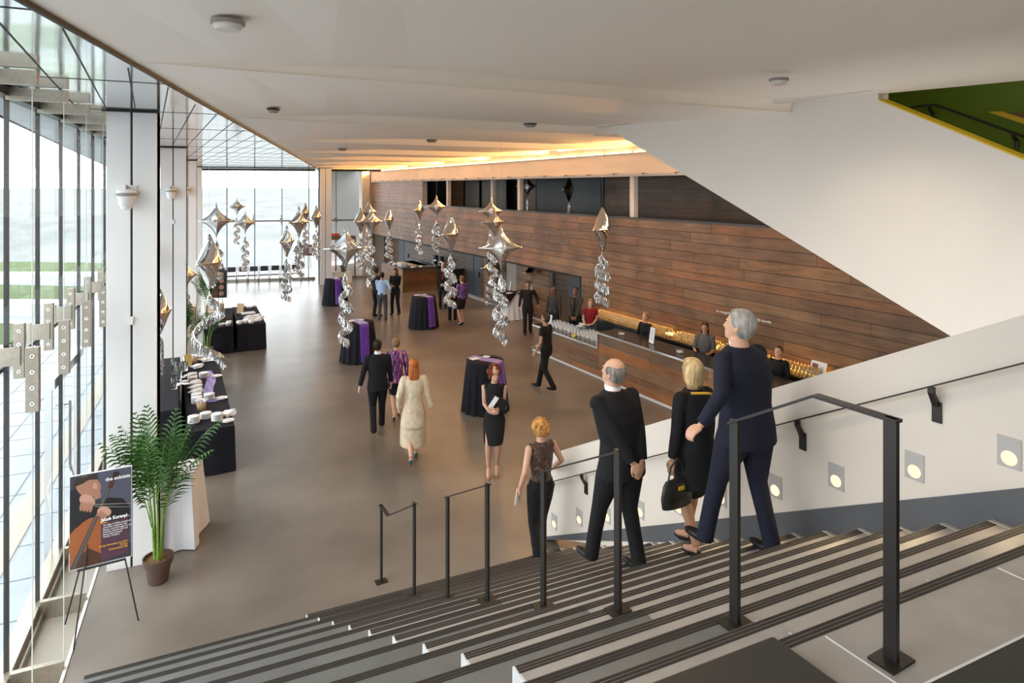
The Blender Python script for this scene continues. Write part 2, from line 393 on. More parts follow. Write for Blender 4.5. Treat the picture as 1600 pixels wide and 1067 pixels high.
    def cloth(mbx,name,m,it=12,lab=None):
        o=remeshed(mbx,name,m,root,min(vox,.012),it); sc(o)
        if lab: o['label']=lab
        return o
    tk,tm=top; tm=FB.get(tm) or fab(tm,(.012,.012,.014))
    bwj=(.93 if F else 1.0)*build
    if tk in('jacket','coat','shirt','tee','sleeveless','vestopen'):
        t=MB()
        if tk=='jacket': secs=((.80,.188,.140),(.92,.180,.132),(1.08,.158,.120),(1.25,.182,.130),(1.36,.196,.122),(1.43,.165,.095),(1.465,.10,.078),(1.485,.068,.066))
        elif tk=='coat': secs=((.62,.22,.17),(.80,.20,.15),(.95,.19,.14),(1.08,.17,.125),(1.25,.185,.13),(1.36,.196,.122),(1.43,.165,.095),(1.48,.075,.075))
        else: secs=((.93,.170,.122),(1.0,.160,.114),(1.08,.146,.107),(1.25,.164,.118),(1.36,.178,.112),(1.43,.145,.086),(1.465,.072,.068),(1.475,.06,.062))
        if F: secs=tuple((z,rx*(.92 if 1.0<z<1.15 else 1),ry*(1.08 if 1.22<z<1.32 else 1)) for z,rx,ry in secs)
        t.loft([(0,T(0,0,z)[1],T(0,0,z)[2],rx*bwj,ry*build) for z,rx,ry in secs],24)
        if F and tk!='coat':
            for s_ in(-1,1): t.ell(T(s_*.068,.085,1.25),(.058,.045,.055),12)
        for i,(sh,el,wr) in enumerate(aj):
            sgn=(-1,1)[i]; inn=sh+Vector((-sgn*.05,0,.0))
            t.ell(sh+Vector((-sgn*(.022 if tk=='sleeveless' else .008),0,-.008)),(.046,.052,.050) if tk=='sleeveless' else (.070*build,.068,.068),14); t.tube([inn,sh+Vector((-sgn*.01,0,-.012))],[.06,.055],12)
            if tk in('jacket','coat'): t.tube([sh.lerp(el,.04),sh.lerp(el,.3),sh.lerp(el,.6),el,el.lerp(wr,.5),wr.lerp(el,.06)],[.066,.066,.061,.054,.050,.044],14)
            elif tk=='shirt': t.tube([sh.lerp(el,.05),sh.lerp(el,.5),el,el.lerp(wr,.5),wr.lerp(el,.08)],[.060,.054,.048,.044,.036],12)
            elif tk=='tee': t.tube([sh.lerp(el,.05),sh.lerp(el,.55)],[.060,.056],12)
            elif tk=='vestopen': t.tube([sh.lerp(el,.05),sh.lerp(el,.5),el],[.060,.058,.052],12)
        topo=cloth(t,{'jacket':'jacket','coat':'coat','shirt':'shirt','tee':'shirt','sleeveless':'blouse','vestopen':'cardigan'}[tk],tm)
    bk,bmn=bottom[0],bottom[1]; bm_=FB.get(bmn) or fab(bmn,(.012,.012,.014))
    if bk=='trousers':
        t=MB(); t.loft([(0,0,z,rx*build,ry*build) for z,rx,ry in ((.80,.12,.10),(.86,.165,.12),(.95,.165,.120),(1.03,.148,.112))],20)
        for hip,kn,ank in lj:
            t.tube([hip+Vector((0,0,.02)),hip.lerp(kn,.4),kn,kn.lerp(ank,.5),ank+Vector((0,-.005,-.02)),ank+Vector((0,0,-.045))],[.098*build,.092*build,.070,.063,.062,.066],14)
        cloth(t,'trousers',bm_)
    elif bk in('skirt','dress','longskirt'):
        t=MB(); km=(lj[0][1]+lj[1][1])/2; kw=abs(lj[0][1].x-lj[1][1].x)/2
        hem=bottom[2] if len(bottom)>2 else .50
        a=(lj[0][2]+lj[1][2])/2; fl=bottom[3] if len(bottom)>3 else 0
        secs=[]
        for z,rx,ry in ((1.04,.132,.10),(.97,.160,.118),(.88,.182,.130),(.75,.175,.125),(.6,.160,.118),(hem,.150,.115)):
            q=min(1,max(0,(.93-z)/.45)); cy=km.y*q; secs.append((km.x*q, cy, z, rx*(1+fl*q)*build, (ry+abs(lj[0][1].y-lj[1][1].y)*.35*q)*(1+fl*q)*build))
        t.loft(secs[::-1],24); cloth(t,'skirt',bm_)
    if collar:
        t=MB(); t.loft([(0,T(0,.0,z)[1]+.004,T(0,0,z)[2],rx,ry) for z,rx,ry in((1.455,.070,.072),(1.50,.067,.070),(1.530,.063,.068))],18)
        oc=cloth(t,'shirt_collar',fab('white_shirt',(.78,.78,.82)),1); oc.parent=topo; oc.scale=(1,1,1)
    if tie is not None:
        t=MB(); y1=T(0,0,1.45)[1]+.075; y2=T(0,0,1.1)[1]+.135*build
        if tie[1]: t.prism([(-.055,1.47),(0,1.18),(.055,1.47)],0,.012,0,fn=lambda x,z,q: Vector((x,.082+.045*(1.47-z)/.3+T(0,0,z)[1]+q,z)))
        o=t.build('shirt_front',fab('white_shirt',(.78,.78,.82)),root); sc(o)
        t=MB(); t.prism([(-.014,1.47),(-.03,1.12),(0,1.06),(.03,1.12),(.014,1.47)],0,.014,0,fn=lambda x,z,q: Vector((x,.088+.060*min(1,(1.47-z)/.22)+T(0,0,z)[1]+q,z)))
        o=t.build('tie',fab('tie_%s'%tie[0],{'black':(.01,.01,.01),'red':(.2,.03,.04)}[tie[0]]),root); sc(o)
    sm=fab('shoe_%02d%02d%02d'%tuple(int(c*99) for c in shoes),shoes,rough=.3)
    for hip,kn,ank in lj:
        t=MB(); hz=heel*.7
        if heel>.02:
            t.tube([ank+Vector((0,-.045,-.04)),ank+Vector((0,0,-.062)),ank+Vector((0,.08,-.075-hz*.7)),ank+Vector((0,.165,-.075-hz*.95))],[.022,.034,.036,.020],10)
            t.tube([ank+Vector((0,-.045,-.05)),ank+Vector((0,-.05,-.082-hz))],[.018,.008],8)
        else:
            t.ell(ank+Vector((0,.065,-.048)),(.046,.135,.036),14); t.ell(ank+Vector((0,-.01,-.02)),(.042,.058,.05),12)
        o=remeshed(t,'shoe',sm,root,.009,1); sc(o)
    if eyes:
        for s_ in(-1,1):
            t=MB(); t.ell(Hf(s_*.028,.079,.113),(.011,.008,.006),8,rot=HR); o=t.build('eye',fab('eye_dark',(.03,.02,.02),rough=.2),b,smooth=True)
    if glasses:
        t=MB()
        for s_ in(-1,1):
            pts=[Hf(s_*.030+.024*math.cos(a),.098,.112+.017*math.sin(a)) for a in [k*math.pi/6 for k in range(13)]]; t.tube(pts,.003,5); t.tube([Hf(s_*.054,.096,.115),Hf(s_*.076,.0,.11)],.003,5)
        t.tube([Hf(-.008,.10,.114),Hf(.008,.10,.114)],.003,5); o=t.build('glasses',M['black'],root); sc(o)
    return root, T, aj, lj, Hf, S

# ================================================================ SETTING
CZ=5.75
def st(o): o['kind']='structure'; return o
def soff_x(y): return -.92+(y-4.13)*.1816      # edge between mirrored soffit and plaster ceiling
FARA=R_(-11.4)                                   # far glass wall direction
def far(u,d=0,z=0):                              # point on the far glass wall: u metres along, d outward
    c,s=math.cos(FARA),math.sin(FARA); return Vector((.5+u*c-d*s, 35.75+u*s+d*c, z))
# floor
b=MB(); b.prism([(-1.38,7.2),P(4.9,6.6)[:2],P(4.9,-9)[:2],P(14.5,-9)[:2],P(14.5,42)[:2],(far(-2)[0],far(-2)[1]),(-1.38,36)],-.25,0)
st(b.build('floor',M['floor']))
b=MB(); b.prism([(-1.38,-6),(-1.12,-6),(-1.12,7.2),(-1.38,7.2)],-.25,-.0); 
st(b.build('floor_strip',M['floor'])).name='trim_1'
# trench with grate along the glass
b=MB(); b.box((-1.84,-6,-.30),(-1.40,34,-.10)); st(b.build('trim_2',M['grate']))
b=MB(); b.box((-1.40,-6,-.30),(-1.37,34,.012)); st(b.build('trim_3',M['white_end']))
tr=empty('glass_wall_curb',(0,0,0)); st(tr)
b=MB(); b.box((-2.0,-6,-.3),(-1.84,34.2,.06)); b.box((-1.84,-6,-.3),(-1.80,34.2,-.02)); b.build('curb_rail',M['steel'],tr)
for k in range(-5,22):
    y=7.67+1.19*k
    b=MB(); b.box((-1.86,y-.03,-.2),(-1.40,y+.03,.10)); b.build('cross_beam',M['steel'],tr)
tr.name='trim_4'
# ceiling: folded plaster planes
b=MB()
ys=[-7,1.5,5.85,9.9,14.35,18.75,23.05,27.6,32.2,37.2,44]
def cy(y,w): return y+ .06*w*.6
lip=.14
for i in range(len(ys)-1):
    y0,y1=ys[i],ys[i+1]
    def cpt(w,yy,z):
        x=w; return (x,yy,z)
    WR=7.42 if y0<9.0 else 12.05
    x0a,x0b=soff_x(y0),soff_x(y1)
    xr0=WR*CW-.0854*y0; xr1=WR*CW-.0854*y1
    rise=.0 
    def zc(x,near):
        zz=CZ+(0.0 if near else -.0)
        if WR>8 and x>WR-4.2: zz+=.16*(x-(WR-4.2))/3.2 if x-(WR-4.2)<3.2 else .16
        return zz
    N=10
    top=[];bot=[]
    for k in range(N+1):
        t=k/N; xa=x0a+(xr0-x0a)*t; xb=x0b+(xr1-x0b)*t
        bot.append((xa,y0+.05*xa,zc(xa,True)-.0)); top.append((xb,y1+.05*xb,zc(xb,False),lip*min(1,k/3)))
    vs=[]; fs=[]
    # each fold: slopes up away from the camera then drops back
    for k in range(N+1):
        vs.append((bot[k][0],bot[k][1],bot[k][2]-.0)); vs.append((top[k][0],top[k][1],top[k][2]+top[k][3])); vs.append((top[k][0],top[k][1]+.02,top[k][2]))
    for k in range(N):
        a=3*k; fs+= [(a,a+1,a+4,a+3),(a+1,a+2,a+5,a+4)]
    b.add(vs,fs)
# cover slab above
b.prism([(-1.9,-7),(7.4,-7),P(7.35,9.6)[:2],P(12.2,9.6)[:2],P(12.2,44)[:2],(-1.9,44)],6.2,6.35)
b.box((-1.9,-7.1,5.7),(7.6,-6.95,6.3))
st(b.build('ceiling',M['ceil']))
WU=7.3
b=MB(); b.prism([P(WU,-8)[:2],P(12.2,-8)[:2],P(12.2,9.8)[:2],P(WU,9.8)[:2]],8.6,8.8); b.prism([P(WU+.05,9.30)[:2],P(11.75,9.30)[:2],P(11.75,9.95)[:2],P(WU+.05,9.95)[:2]],5.745,8.7); b.prism([P(WU-.35,-8)[:2],P(WU-.2,-8)[:2],P(WU-.2,9.4)[:2],P(WU-.35,9.4)[:2]],5.85,8.7); st(b.build('ceiling_upper',M['white']))
# mirrored soffit with seams
so=st(empty('ceiling_mirrored_soffit')); so.name='trim_5'
b=MB(); ya,yb=-7,39.0
b.prism([(-1.95,ya),(-1.94,ya),(soff_x(yb)-.02,yb),(-1.95,yb)][0:1]+[(soff_x(0)-.02,0.0),(soff_x(yb)-.02,yb),(-1.95,yb)],CZ-.01,CZ+.05)
b.build('mirror_panel',M['mirror'],so)
b=MB()
for wv in [x*.31-1.39 for x in range(0,24)]:
    pts=[]
    for k in range(0,120):
        s=.5+k*.33; p=P(wv,s)
        if p.x>-1.93 and p.x<soff_x(p.y)-.03 and p.y<37.0: pts.append(p)
    if len(pts)>1:
        a,c=pts[0],pts[-1]; d=Vector((.006,0,0))
        b.add([a-d+Vector((0,0,CZ-.013)),a+d+Vector((0,0,CZ-.013)),c+d+Vector((0,0,CZ-.013)),c-d+Vector((0,0,CZ-.013))],[(0,1,2,3)])
for k in range(14):
    y=4.3+k*2.57
    b.box((-1.93,y-.004,CZ-.014),(soff_x(y)-.03,y+.004,CZ-.0105))
b.build('panel_seam',M['seam'],so)
b=MB()
a=Vector((soff_x(0),0,0)); c=Vector((soff_x(yb),yb,0))
for off,w_,z0,z1 in ((0,.012,CZ-.03,CZ+.12),):
    b.prism([(a.x-w_,a.y),(a.x+w_,a.y),(c.x+w_,c.y),(c.x-w_,c.y)],z0,z1)
b.build('edge_trim',M['seam'],so)
# outside eave
b=MB(); b.prism([(-1.95,1.5),(-1.95,34.4),tuple(P(1.2,34.4)[:2])][0:2]+[tuple(P(-1.72,34.4)[:2]),tuple(P(-1.72,1.5)[:2])],CZ-.02,CZ+.5)
st(b.build('trim_6',M['concrete_out']))
# wall behind the camera and side of the upper hall
b=MB(); b.box((-2.0,-7.2,-.3),(12,-7.0,6.3)); st(b.build('wall_back',M['white']))
b=MB(); b.box((-2.1,-7,-.3),(-1.9,-3.0,6.3)); st(b.build('wall_left',M['white']))
# ---------------------------------------------------------------- glass walls
gw=st(empty('window_1'))
b=MB(); b.add([(-1.88,-3,.06),(-1.88,33.9,.06),(-1.88,33.9,CZ-.02),(-1.88,-3,CZ-.02)],[(0,1,2,3)]); b.build('pane',M['glass'],gw)
MULY=[7.78+1.19*k for k in range(-9,22)]
def mull(y,parent):
    b=MB(); b.box((-1.905,y-.017,.05),(-1.865,y+.017,CZ-.02)); return b.build('mullion',M['dark'],parent)
m0=mull(0,gw)
m0.location.y=MULY[0]
for y in MULY[1:]:
    c=m0.copy(); COL.objects.link(c); c.location.y=y
b=MB(); b.tube([(-1.93,-6,2.99),(-1.93,33.5,2.99)],.022,8); b.build('mid_rail',M['dark'],gw)
b=MB(); b.box((-1.95,-6,CZ-.10),(-1.83,33.9,CZ-.02)); b.build('head_channel',M['dark'],gw)
def fin(y):
    f=MB(); f.add([(-1.83,y,.1),(-1.40,y,.1),(-1.40,y,CZ-.14),(-1.83,y,CZ-.14)],[(0,1,2,3)]); o=f.build('glass_fin',M['finglass'],gw); o.location=(0,0,0)
    e=MB(); e.box((-1.40,y-.008,.1),(-1.394,y+.008,CZ-.14)); e.build('fin_edge',M['glassedge'],o)
    t=MB(); t.box((-1.86,y-.035,CZ-.14),(-1.36,y+.035,CZ-.02)); t.build('top_shoe',M['steel'],o)
    for xa,xb,z0,z1 in ((-1.44,-1.345,2.93,3.46),(-1.80,-1.71,2.93,3.46)):
        p=MB(); p.box((xa,y-.03,z0),(xb,y+.03,z1)); q=p.build('splice_plate',M['steel'],o,bevel=.004)
        s=MB()
        for k in range(4):
            z=z0+.07+k*(z1-z0-.14)/3
            s.tube([((xa+xb)/2,y-.034,z),((xa+xb)/2,y-.030,z)],.017,10); s.tube([((xa+xb)/2,y-.0345,z),((xa+xb)/2,y-.034,z)],.007,8,mi=1)
        s.build('bolt',[M['bright_steel'],M['black']],o)
    p=MB(); p.box((-1.92,y-.05,3.06),(-1.74,y-.03,3.24)); p.box((-1.95,y-.06,3.04),(-1.91,y+.0,3.26)); p.build('rail_clamp',M['steel'],o)
for k in range(-6,21):
    fin(MULY[9]+1.19*k-.11)
# solid door hardware modelled in place of reflections in the left glass
dr=st(empty('door_1'))
b=MB(); b.box((-2.02,9.95,.0),(-1.94,9.99,2.2)); b.box((-2.02,11.75,.0),(-1.94,11.79,2.2)); b.box((-2.04,9.9,2.2),(-1.90,11.84,2.33)); b.build('door_frame',M['bright_steel'],dr)

b=MB(); b.tube([(-1.80,10.25,1.95),(-1.80,10.25,1.1),(-1.72,10.15,.85),(-1.78,10.05,.6)],.017,8); b.tube([(-1.80,10.25,1.9),(-1.97,10.25,1.9)],.012,6); b.build('door_handle',M['bright_steel'],dr)
# far glass wall, two bays either side of the round-cornered column
for nm,u0,u1,step in (('window_2',-1.9,4.15,1.32),('window_3',4.75,7.5,1.75)):
    g=st(empty(nm))
    b=MB(); b.add([far(u0,0,.06),far(u1,0,.06),far(u1,0,CZ-.02),far(u0,0,CZ-.02)],[(0,1,2,3)]); b.build('pane',M['glass'],g)
    n=int((u1-u0)/step)+1
    for k in range(n+1):
        u=u0+.45+step*k
        if u>u1: break
        b=MB()
        b.prism([far(u-.02,-.05)[:2],far(u+.02,-.05)[:2],far(u+.02,.05)[:2],far(u-.02,.05)[:2]],.05,CZ-.03); b.build('mullion',M['dark'],g)
        b=MB(); b.add([far(u+.02,-.45,.05),far(u+.02,-.06,.05),far(u+.02,-.06,CZ-.03),far(u+.02,-.45,CZ-.03)],[(0,1,2,3)]); b.build('glass_fin',M['finglass'],g)
        b=MB(); b.prism([far(u+.0,-.5)[:2],far(u+.05,-.5)[:2],far(u+.05,-.38)[:2],far(u+.0,-.38)[:2]],2.9,3.4); b.prism([far(u-.08,-.2)[:2],far(u+.05,-.2)[:2],far(u+.05,-.06)[:2],far(u-.08,-.06)[:2]],3.0,3.2); b.build('splice_plate',M['steel'],g)
    b=MB(); b.prism([far(u0,-.03)[:2],far(u1,-.03)[:2],far(u1,.03)[:2],far(u0,.03)[:2]],3.03,3.09); b.build('mid_rail',M['dark'],g)
    b=MB(); b.prism([far(u0,-.05)[:2],far(u1,-.05)[:2],far(u1,.05)[:2],far(u0,.05)[:2]],.0,.13); b.build('sill_rail',M['steel'],g)
    b=MB(); b.prism([far(u0,-.06)[:2],far(u1,-.06)[:2],far(u1,.06)[:2],far(u0,.06)[:2]],CZ-.13,CZ-.02); b.build('head_channel',M['dark'],g)
b=MB(); b.prism([far(6.15,-.06)[:2],far(6.15,-.0)[:2],far(4.8,0)[:2],far(4.8,-.06)[:2]][::-1],2.05,2.25); b.prism([far(4.75,-.06)[:2],far(4.85,-.06)[:2],far(4.85,0)[:2],far(4.75,0)[:2]],0,2.2); b.prism([far(6.12,-.06)[:2],far(6.2,-.06)[:2],far(6.2,0)[:2],far(6.12,0)[:2]],0,2.2)
st(b.build('door_2',mat('bronze_door_frame',(.16,.10,.06),.5)))
# ---------------------------------------------------------------- columns
def column(y,x0=-1.27,x1=-.72,dep=.5,label='',z1=CZ-.015):
    r=empty('column',(0,0,0),0,label,'column',None)
    xm=x0+.5*(x1-x0)-.005
    b=MB(); b.box((x0,y,0),(xm-.012,y+dep,z1)); b.box((xm+.012,y,0),(x1,y+dep,z1)); b.box((x0,y+.04,0),(x1,y+dep,z1)); b.build('column_casing',M['column'],r,bevel=.004)
    b=MB(); b.box((xm-.012,y+.015,0),(xm+.012,y+.045,z1)); b.build('cable_groove',M['seam'],r)
    b=MB(); b.box((x0-.05,y-.03,z1-.02),(x1+.03,y+.0,z1)); b.build('top_trim',M['seam'],r)
    return r,xm
def wall_camera(x,y,z,label,s=1.0):
    r=empty('security_camera',(x,y,z),0,label,'security camera','white cameras on the columns')
    b=MB(); b.box((-.07*s,-.02*s,.03*s),(.07*s,0,.18*s)); b.build('mount_plate',M['column'],r,bevel=.004)
    b=MB(); b.tube([(-.03*s,-.01*s,.14*s),(-.03*s,-.12*s,.17*s),(-.03*s,-.14*s,.12*s)],.014*s,8); b.build('cable_arm',M['greybox'],r)
    b=MB(); b.lathe([(0,.13*s),(.10*s,.12*s),(.115*s,.08*s),(.115*s,.04*s),(.09*s,.02*s),(.088*s,-.05*s),(.07*s,-.08*s),(0,-.085*s)],20,c=(-.03*s,-.15*s,0)); hs_=b.build('housing',M['column'],r,smooth=True)
    b=MB(); b.lathe([(.117*s,.085*s),(.122*s,.075*s),(.122*s,.055*s),(.117*s,.045*s)],20,c=(-.03*s,-.15*s,0)); b.build('ring',M['greybox'],hs_,smooth=True)
    b=MB(); b.lathe([(0,-.13*s),(.04*s,-.125*s),(.066*s,-.10*s),(.072*s,-.07*s)],16,c=(-.03*s,-.15*s,0)); b.build('dome',M['white_gloss'],hs_,smooth=True)
labs=['nearest white column behind the poster easel and potted palm','second white column from the stairs, above the buffet table','third white column, beside the palms at the end of the buffet','farthest white column at the corner of the far glass wall']
for k,y in enumerate((9.4,17.5,25.6,33.6)):
    r,xm=column(y,label=labs[k])
    if k<3: wall_camera(xm-.01,y,4.62,['white camera on the nearest white column','white camera on the second white column','white camera on the third white column'][k])
r,_=column(32.8,4.5,5.06,.5,'white column standing in front of the far glass wall'); 
# fire alarm pulls / small sensor boxes on the columns
for y,z in ((9.4,3.05),(17.5,3.9)):
    b=MB(); b.box((-1.02,y-.03,z),(-.98,y,z+.10)); tag(b.build('sensor',M['white_gloss']),'small white box clipped to the groove of the %s column'%('nearest' if y<10 else 'second'),'sensor')
# ---------------------------------------------------------------- wood walls
BC=[(.20,.115,.062),(.23,.15,.095),(.15,.10,.068),(.26,.13,.060),(.19,.125,.082),(.24,.165,.10),(.14,.105,.082),(.17,.11,.07),(.21,.13,.076),(.185,.12,.08),(.16,.115,.085),(.25,.15,.075)]
def boards(mb, s0,s1,z0,z1,w,rn,dark=1.0,holes=(),th=.02,axis='s',wfix=None,hmax=.25,orange=False):
    """horizontal boards; faces at w (room side), thickness goes +w"""
    z=z1
    while z>z0+.01:
        h=rn.choice((.13,.18,.18,.23,.25)); zb=max(z0,z-h)
        if zb-z0<.05: zb=z0
        s=s0-rn.uniform(0,1.5)
        while s<s1:
            L=rn.uniform(1.0,4.2); a,bb=max(s,s0),min(s+L,s1); s+=L
            if bb-a<.01: continue
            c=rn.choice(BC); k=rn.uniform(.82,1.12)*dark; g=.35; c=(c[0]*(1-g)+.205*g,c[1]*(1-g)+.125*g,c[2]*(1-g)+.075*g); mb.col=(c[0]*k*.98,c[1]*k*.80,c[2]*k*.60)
            if orange and rn.random()<.5: mb.col=(mb.col[0]*1.35,mb.col[1]*1.0,mb.col[2]*.8)
            segs=[(a,bb)]
            for (ha,hb,hz0,hz1) in holes:
                if zb<hz1-.01 and z>hz0+.01:
                    ns=[]
                    for (p,q) in segs:
                        if q<=ha or p>=hb: ns.append((p,q))
                        else:
                            if p<ha: ns.append((p,ha))
                            if q>hb: ns.append((hb,q))
                    segs=ns
            for (p,q) in segs:
                if q-p<.005: continue
                if axis=='s': mb.box((w,p+.003,zb+.0055),(w+th,q-.003,z-.0055))
                else: mb.box((p+.002,w,zb+.003),(q-.002,w+th,z-.003))
        z=zb
    mb.col=None
rn=random.Random(11)
WR=-TH
WW=11.7
SL=38.3
LOWZ=1.95
lw=st(empty('wall_right',(0,0,0),TH))
b=MB(); boards(b,5.0,SL,0.0,3.90,WW,rn,holes=[(16.48,SL,-1,LOWZ)]); b.build('board_cladding',M['wood'],lw)
b=MB(); b.box((WW+.012,5.0,LOWZ),(WW+.25,SL,3.93)); b.box((WW+.012,-8.0,0),(WW+.25,16.47,LOWZ)); b.box((WW+.012,-8,LOWZ),(WW+.25,5,8.6)); b.build('wall_core',M['woodback'],lw)
b=MB(); b.box((WW-.01,5,3.90),(WW+.30,29.9,3.945)); b.build('parapet_cap',M['counter'],lw)
b=MB(); boards(b,29.9,SL,3.90,5.08,WW,rn); b.box((WW+.015,29.9,3.9),(WW+.25,SL,5.1)); b.build('upper_cladding',M['wood'],lw)
# recess behind the low opening
rc=st(empty('wall_recess',(0,0,0),TH))
DOORS=[(25.1,26.5),(17.0,18.4),(33.9,35.6)]
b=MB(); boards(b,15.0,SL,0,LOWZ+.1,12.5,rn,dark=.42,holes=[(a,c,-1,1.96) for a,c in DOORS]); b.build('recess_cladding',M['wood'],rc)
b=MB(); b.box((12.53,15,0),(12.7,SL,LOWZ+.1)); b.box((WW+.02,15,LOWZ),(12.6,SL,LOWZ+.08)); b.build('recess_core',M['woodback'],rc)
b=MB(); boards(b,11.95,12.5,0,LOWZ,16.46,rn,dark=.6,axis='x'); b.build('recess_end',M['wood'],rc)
for i,(a,c) in enumerate(DOORS):
    d=st(empty('door_%d'%(i+3),(0,0,0),TH))
    b=MB(); b.box((12.50,a,0.01),(12.56,c,1.95)); b.build('door_leaf',M['door'],d)
    b=MB(); b.box((12.485,(a+c)/2-.004,0.01),(12.5,(a+c)/2+.004,1.95)); b.build('door_gap',M['seam'],d)
    b=MB(); b.box((12.45,a+.12,.88),(12.49,a+.15,1.12)); b.build('door_handle',M['black'],d)
# projecting panels of the recess (flush with the cladding above)
for nm,a,c,m_ in (('trim_7',21.75,22.55,'greybox'),):
    b=MB(); b.box((12.38,a,0),(12.49,c,LOWZ)); o=st(b.build(nm,M[m_],rz=TH))
b=MB(); boards(b,19.35,21.75,0,LOWZ,12.35,rn,dark=.95); b.box((12.37,19.35,0),(12.49,21.75,LOWZ)); o=st(b.build('trim_8',M['wood'],rz=TH))
b=MB(); boards(b,23.6,24.4,0,LOWZ,12.3,rn,dark=.9); b.box((12.32,23.6,0),(12.49,24.4,LOWZ)); o=st(b.build('trim_9',M['wood'],rz=TH))
b=MB(); b.box((12.2,15.5,0),(12.50,SL,.012)); st(b.build('baseboard_right',M['white_end'],rz=TH))
# balcony gallery behind the parapet
gl=st(empty('wall_gallery',(0,0,0),TH))
b=MB(); b.box((WW+.25,5,3.0),(15,SL,3.1)); b.build('gallery_floor',M['skirt'],gl)
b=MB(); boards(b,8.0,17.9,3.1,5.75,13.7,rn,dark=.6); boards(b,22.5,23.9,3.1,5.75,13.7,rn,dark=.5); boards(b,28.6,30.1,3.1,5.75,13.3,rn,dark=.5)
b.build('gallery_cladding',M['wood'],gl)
b=MB(); b.box((13.72,5,3.1),(13.9,SL,5.9)); b.box((WW+.2,5.0,5.75),(14,SL,5.9)); b.build('gallery_core',M['cabinet'],gl)
b=MB()
for a,c in ((18.1,20.2),): b.box((13.65,a,3.1),(13.72,c,5.2))
b.build('gallery_door',M['door'],gl)
b=MB()
for a,c in ((24.3,26.6),(26.9,28.4)): b.box((13.3,a,3.1),(13.36,c,5.4))
b.build('gallery_panel',mat('olive_panel',(.085,.07,.05),.5),gl)
# beam and lit fascia
b=MB(); b.box((WW-.06,5,5.08),(WW+.14,39.2,5.135)); b.box((WW-.10,5,5.135),(WW-.02,39.2,5.15)); st(b.build('trim_10',M['white'],rz=TH))
b=MB(); b.box((WW+.02,5,5.13),(WW+.05,39.6,5.96)); st(b.build('wall_fascia',M['white'],rz=TH))
b=MB()
for k in range(26):
    s=6+k*1.25; b.box((WW-.12,s,5.13),(WW+.02,s+.03,5.165))
st(b.build('trim_11',M['dark'],rz=TH))
cv=empty('cove_light',(0,0,0),TH,'long warm light strip glowing between ceiling and white fascia above the balcony','light')
b=MB(); b.box((WW-.035,9.0,5.72),(WW+.02,39.3,5.74)); b.build('strip_holder',M['white'],cv)
for k in range(24):
    s=9.1+k*1.26; b=MB(); b.box((WW-.03,s,5.742),(WW+.01,s+1.1,5.755)); b.build('light_tube',M['covelight'],cv)
for k in range(12):
    l=area('cove_wash',P(WW-.10,9.9+k*2.5,5.60),(0,R_(118),TH),.05,2.2,150,(1,.50,.14),spread=150); l.parent=None
# posts between parapet and beam
b=MB(); 
pl0=empty('balcony_post',P(WW+.12,14.15,3.945),TH,'square cream post on the balcony wall, nearest the stairs','post','cream posts on the balcony')
b.box((-.075,-.09,0),(.075,.09,1.135)); b.build('shaft',M['white'],pl0,bevel=.006)
for s,l in ((20.5,'square cream post on the balcony wall, middle one beside the dark door'),(27.0,'square cream post on the balcony wall, farthest one'),(23.55,'cream pipe column just behind the balcony wall')):
    c=copy_tree(pl0); c.location=P(WW+(.12 if s!=23.55 else .6),s,3.945); c['label']=l
# end corner wall at far right
b=MB(); b.box((WW-.55,38.35,0),(WW+.9,39.0,5.8)); st(b.build('wall_end',M['white'],rz=TH))
b=MB(); b.box((WW-.02,38.2,0),(WW+.1,38.34,5.08)); st(b.build('trim_12',mat('oak_trim',(.22,.13,.05),.6),rz=TH))
# ---------------------------------------------------------------- upper stair side wall
WU=7.3
uw=st(empty('wall_upper_stair',(0,0,0),TH))
lo=lambda s: 3.22+(s-3.67)*.4536
up=lambda s: 5.77-(4.44-s)*.521
b=MB()
def slab(s0,s1,zb0,zb1,zt0,zt1,w0=WU,w1=WU+.2):
    b.add([(w0,s0,zb0),(w1,s0,zb0),(w1,s1,zb1),(w0,s1,zb1),(w0,s0,zt0),(w1,s0,zt0),(w1,s1,zt1),(w0,s1,zt1)],[(0,3,2,1),(4,5,6,7),(0,1,5,4),(1,2,6,5),(2,3,7,6),(3,0,4,7)])
slab(4.44,9.35,lo(4.44),lo(9.35)+.0,5.95,5.95); slab(-1.0,4.44,lo(-1),lo(4.44),up(-1),up(4.44))
b.build('plaster_face',M['white'],uw)
b=MB()
slab(-1.0,4.44,up(-1),up(4.44),up(-1)+.02,up(4.44)+.02,WU+.0,WU+.22); b.build('yellow_cap',M['yellow'],uw)
b=MB(); slab(-1.0,9.3,lo(-1)-.0,lo(9.3),lo(-1)+.02,lo(9.3)+.02,WU+.2,WU+2.6); b.build('stair_soffit',M['white'],uw)
GW=8.56
b=MB(); b.add([(GW,-4,lo(-4)+.4),(GW,5.3,lo(5.3)+1.0),(GW,5.3,8.5),(GW,-4,8.5)],[(0,1,2,3)]); b.build('green_wall',M['green'],uw)
b=MB(); b.box((WU+.21,5.3,5.4),(GW+.1,5.4,8.5)); b.box((WU-.25,-4,8.4),(GW+.1,5.4,8.5)); b.box((WU-.25,-4,6.0),(WU-.2,5.4,8.5)); b.build('green_end',M['green'],uw)
b=MB(); b.add([(GW-.01,3.86,5.64),(GW-.01,1.0,4.30),(GW-.01,1.0,5.55),(GW-.01,3.0,5.56)],[(0,1,2,3)]); b.build('brown_soffit',mat('brown_soffit',(.16,.07,.03),.6),uw)
b=MB(); b.add([(GW-.015,3.90,5.655),(GW-.015,1.0,4.27),(GW-.015,1.0,4.34),(GW-.015,3.75,5.645)],[(0,1,2,3)]); b.build('yellow_edge',M['yellow'],uw)
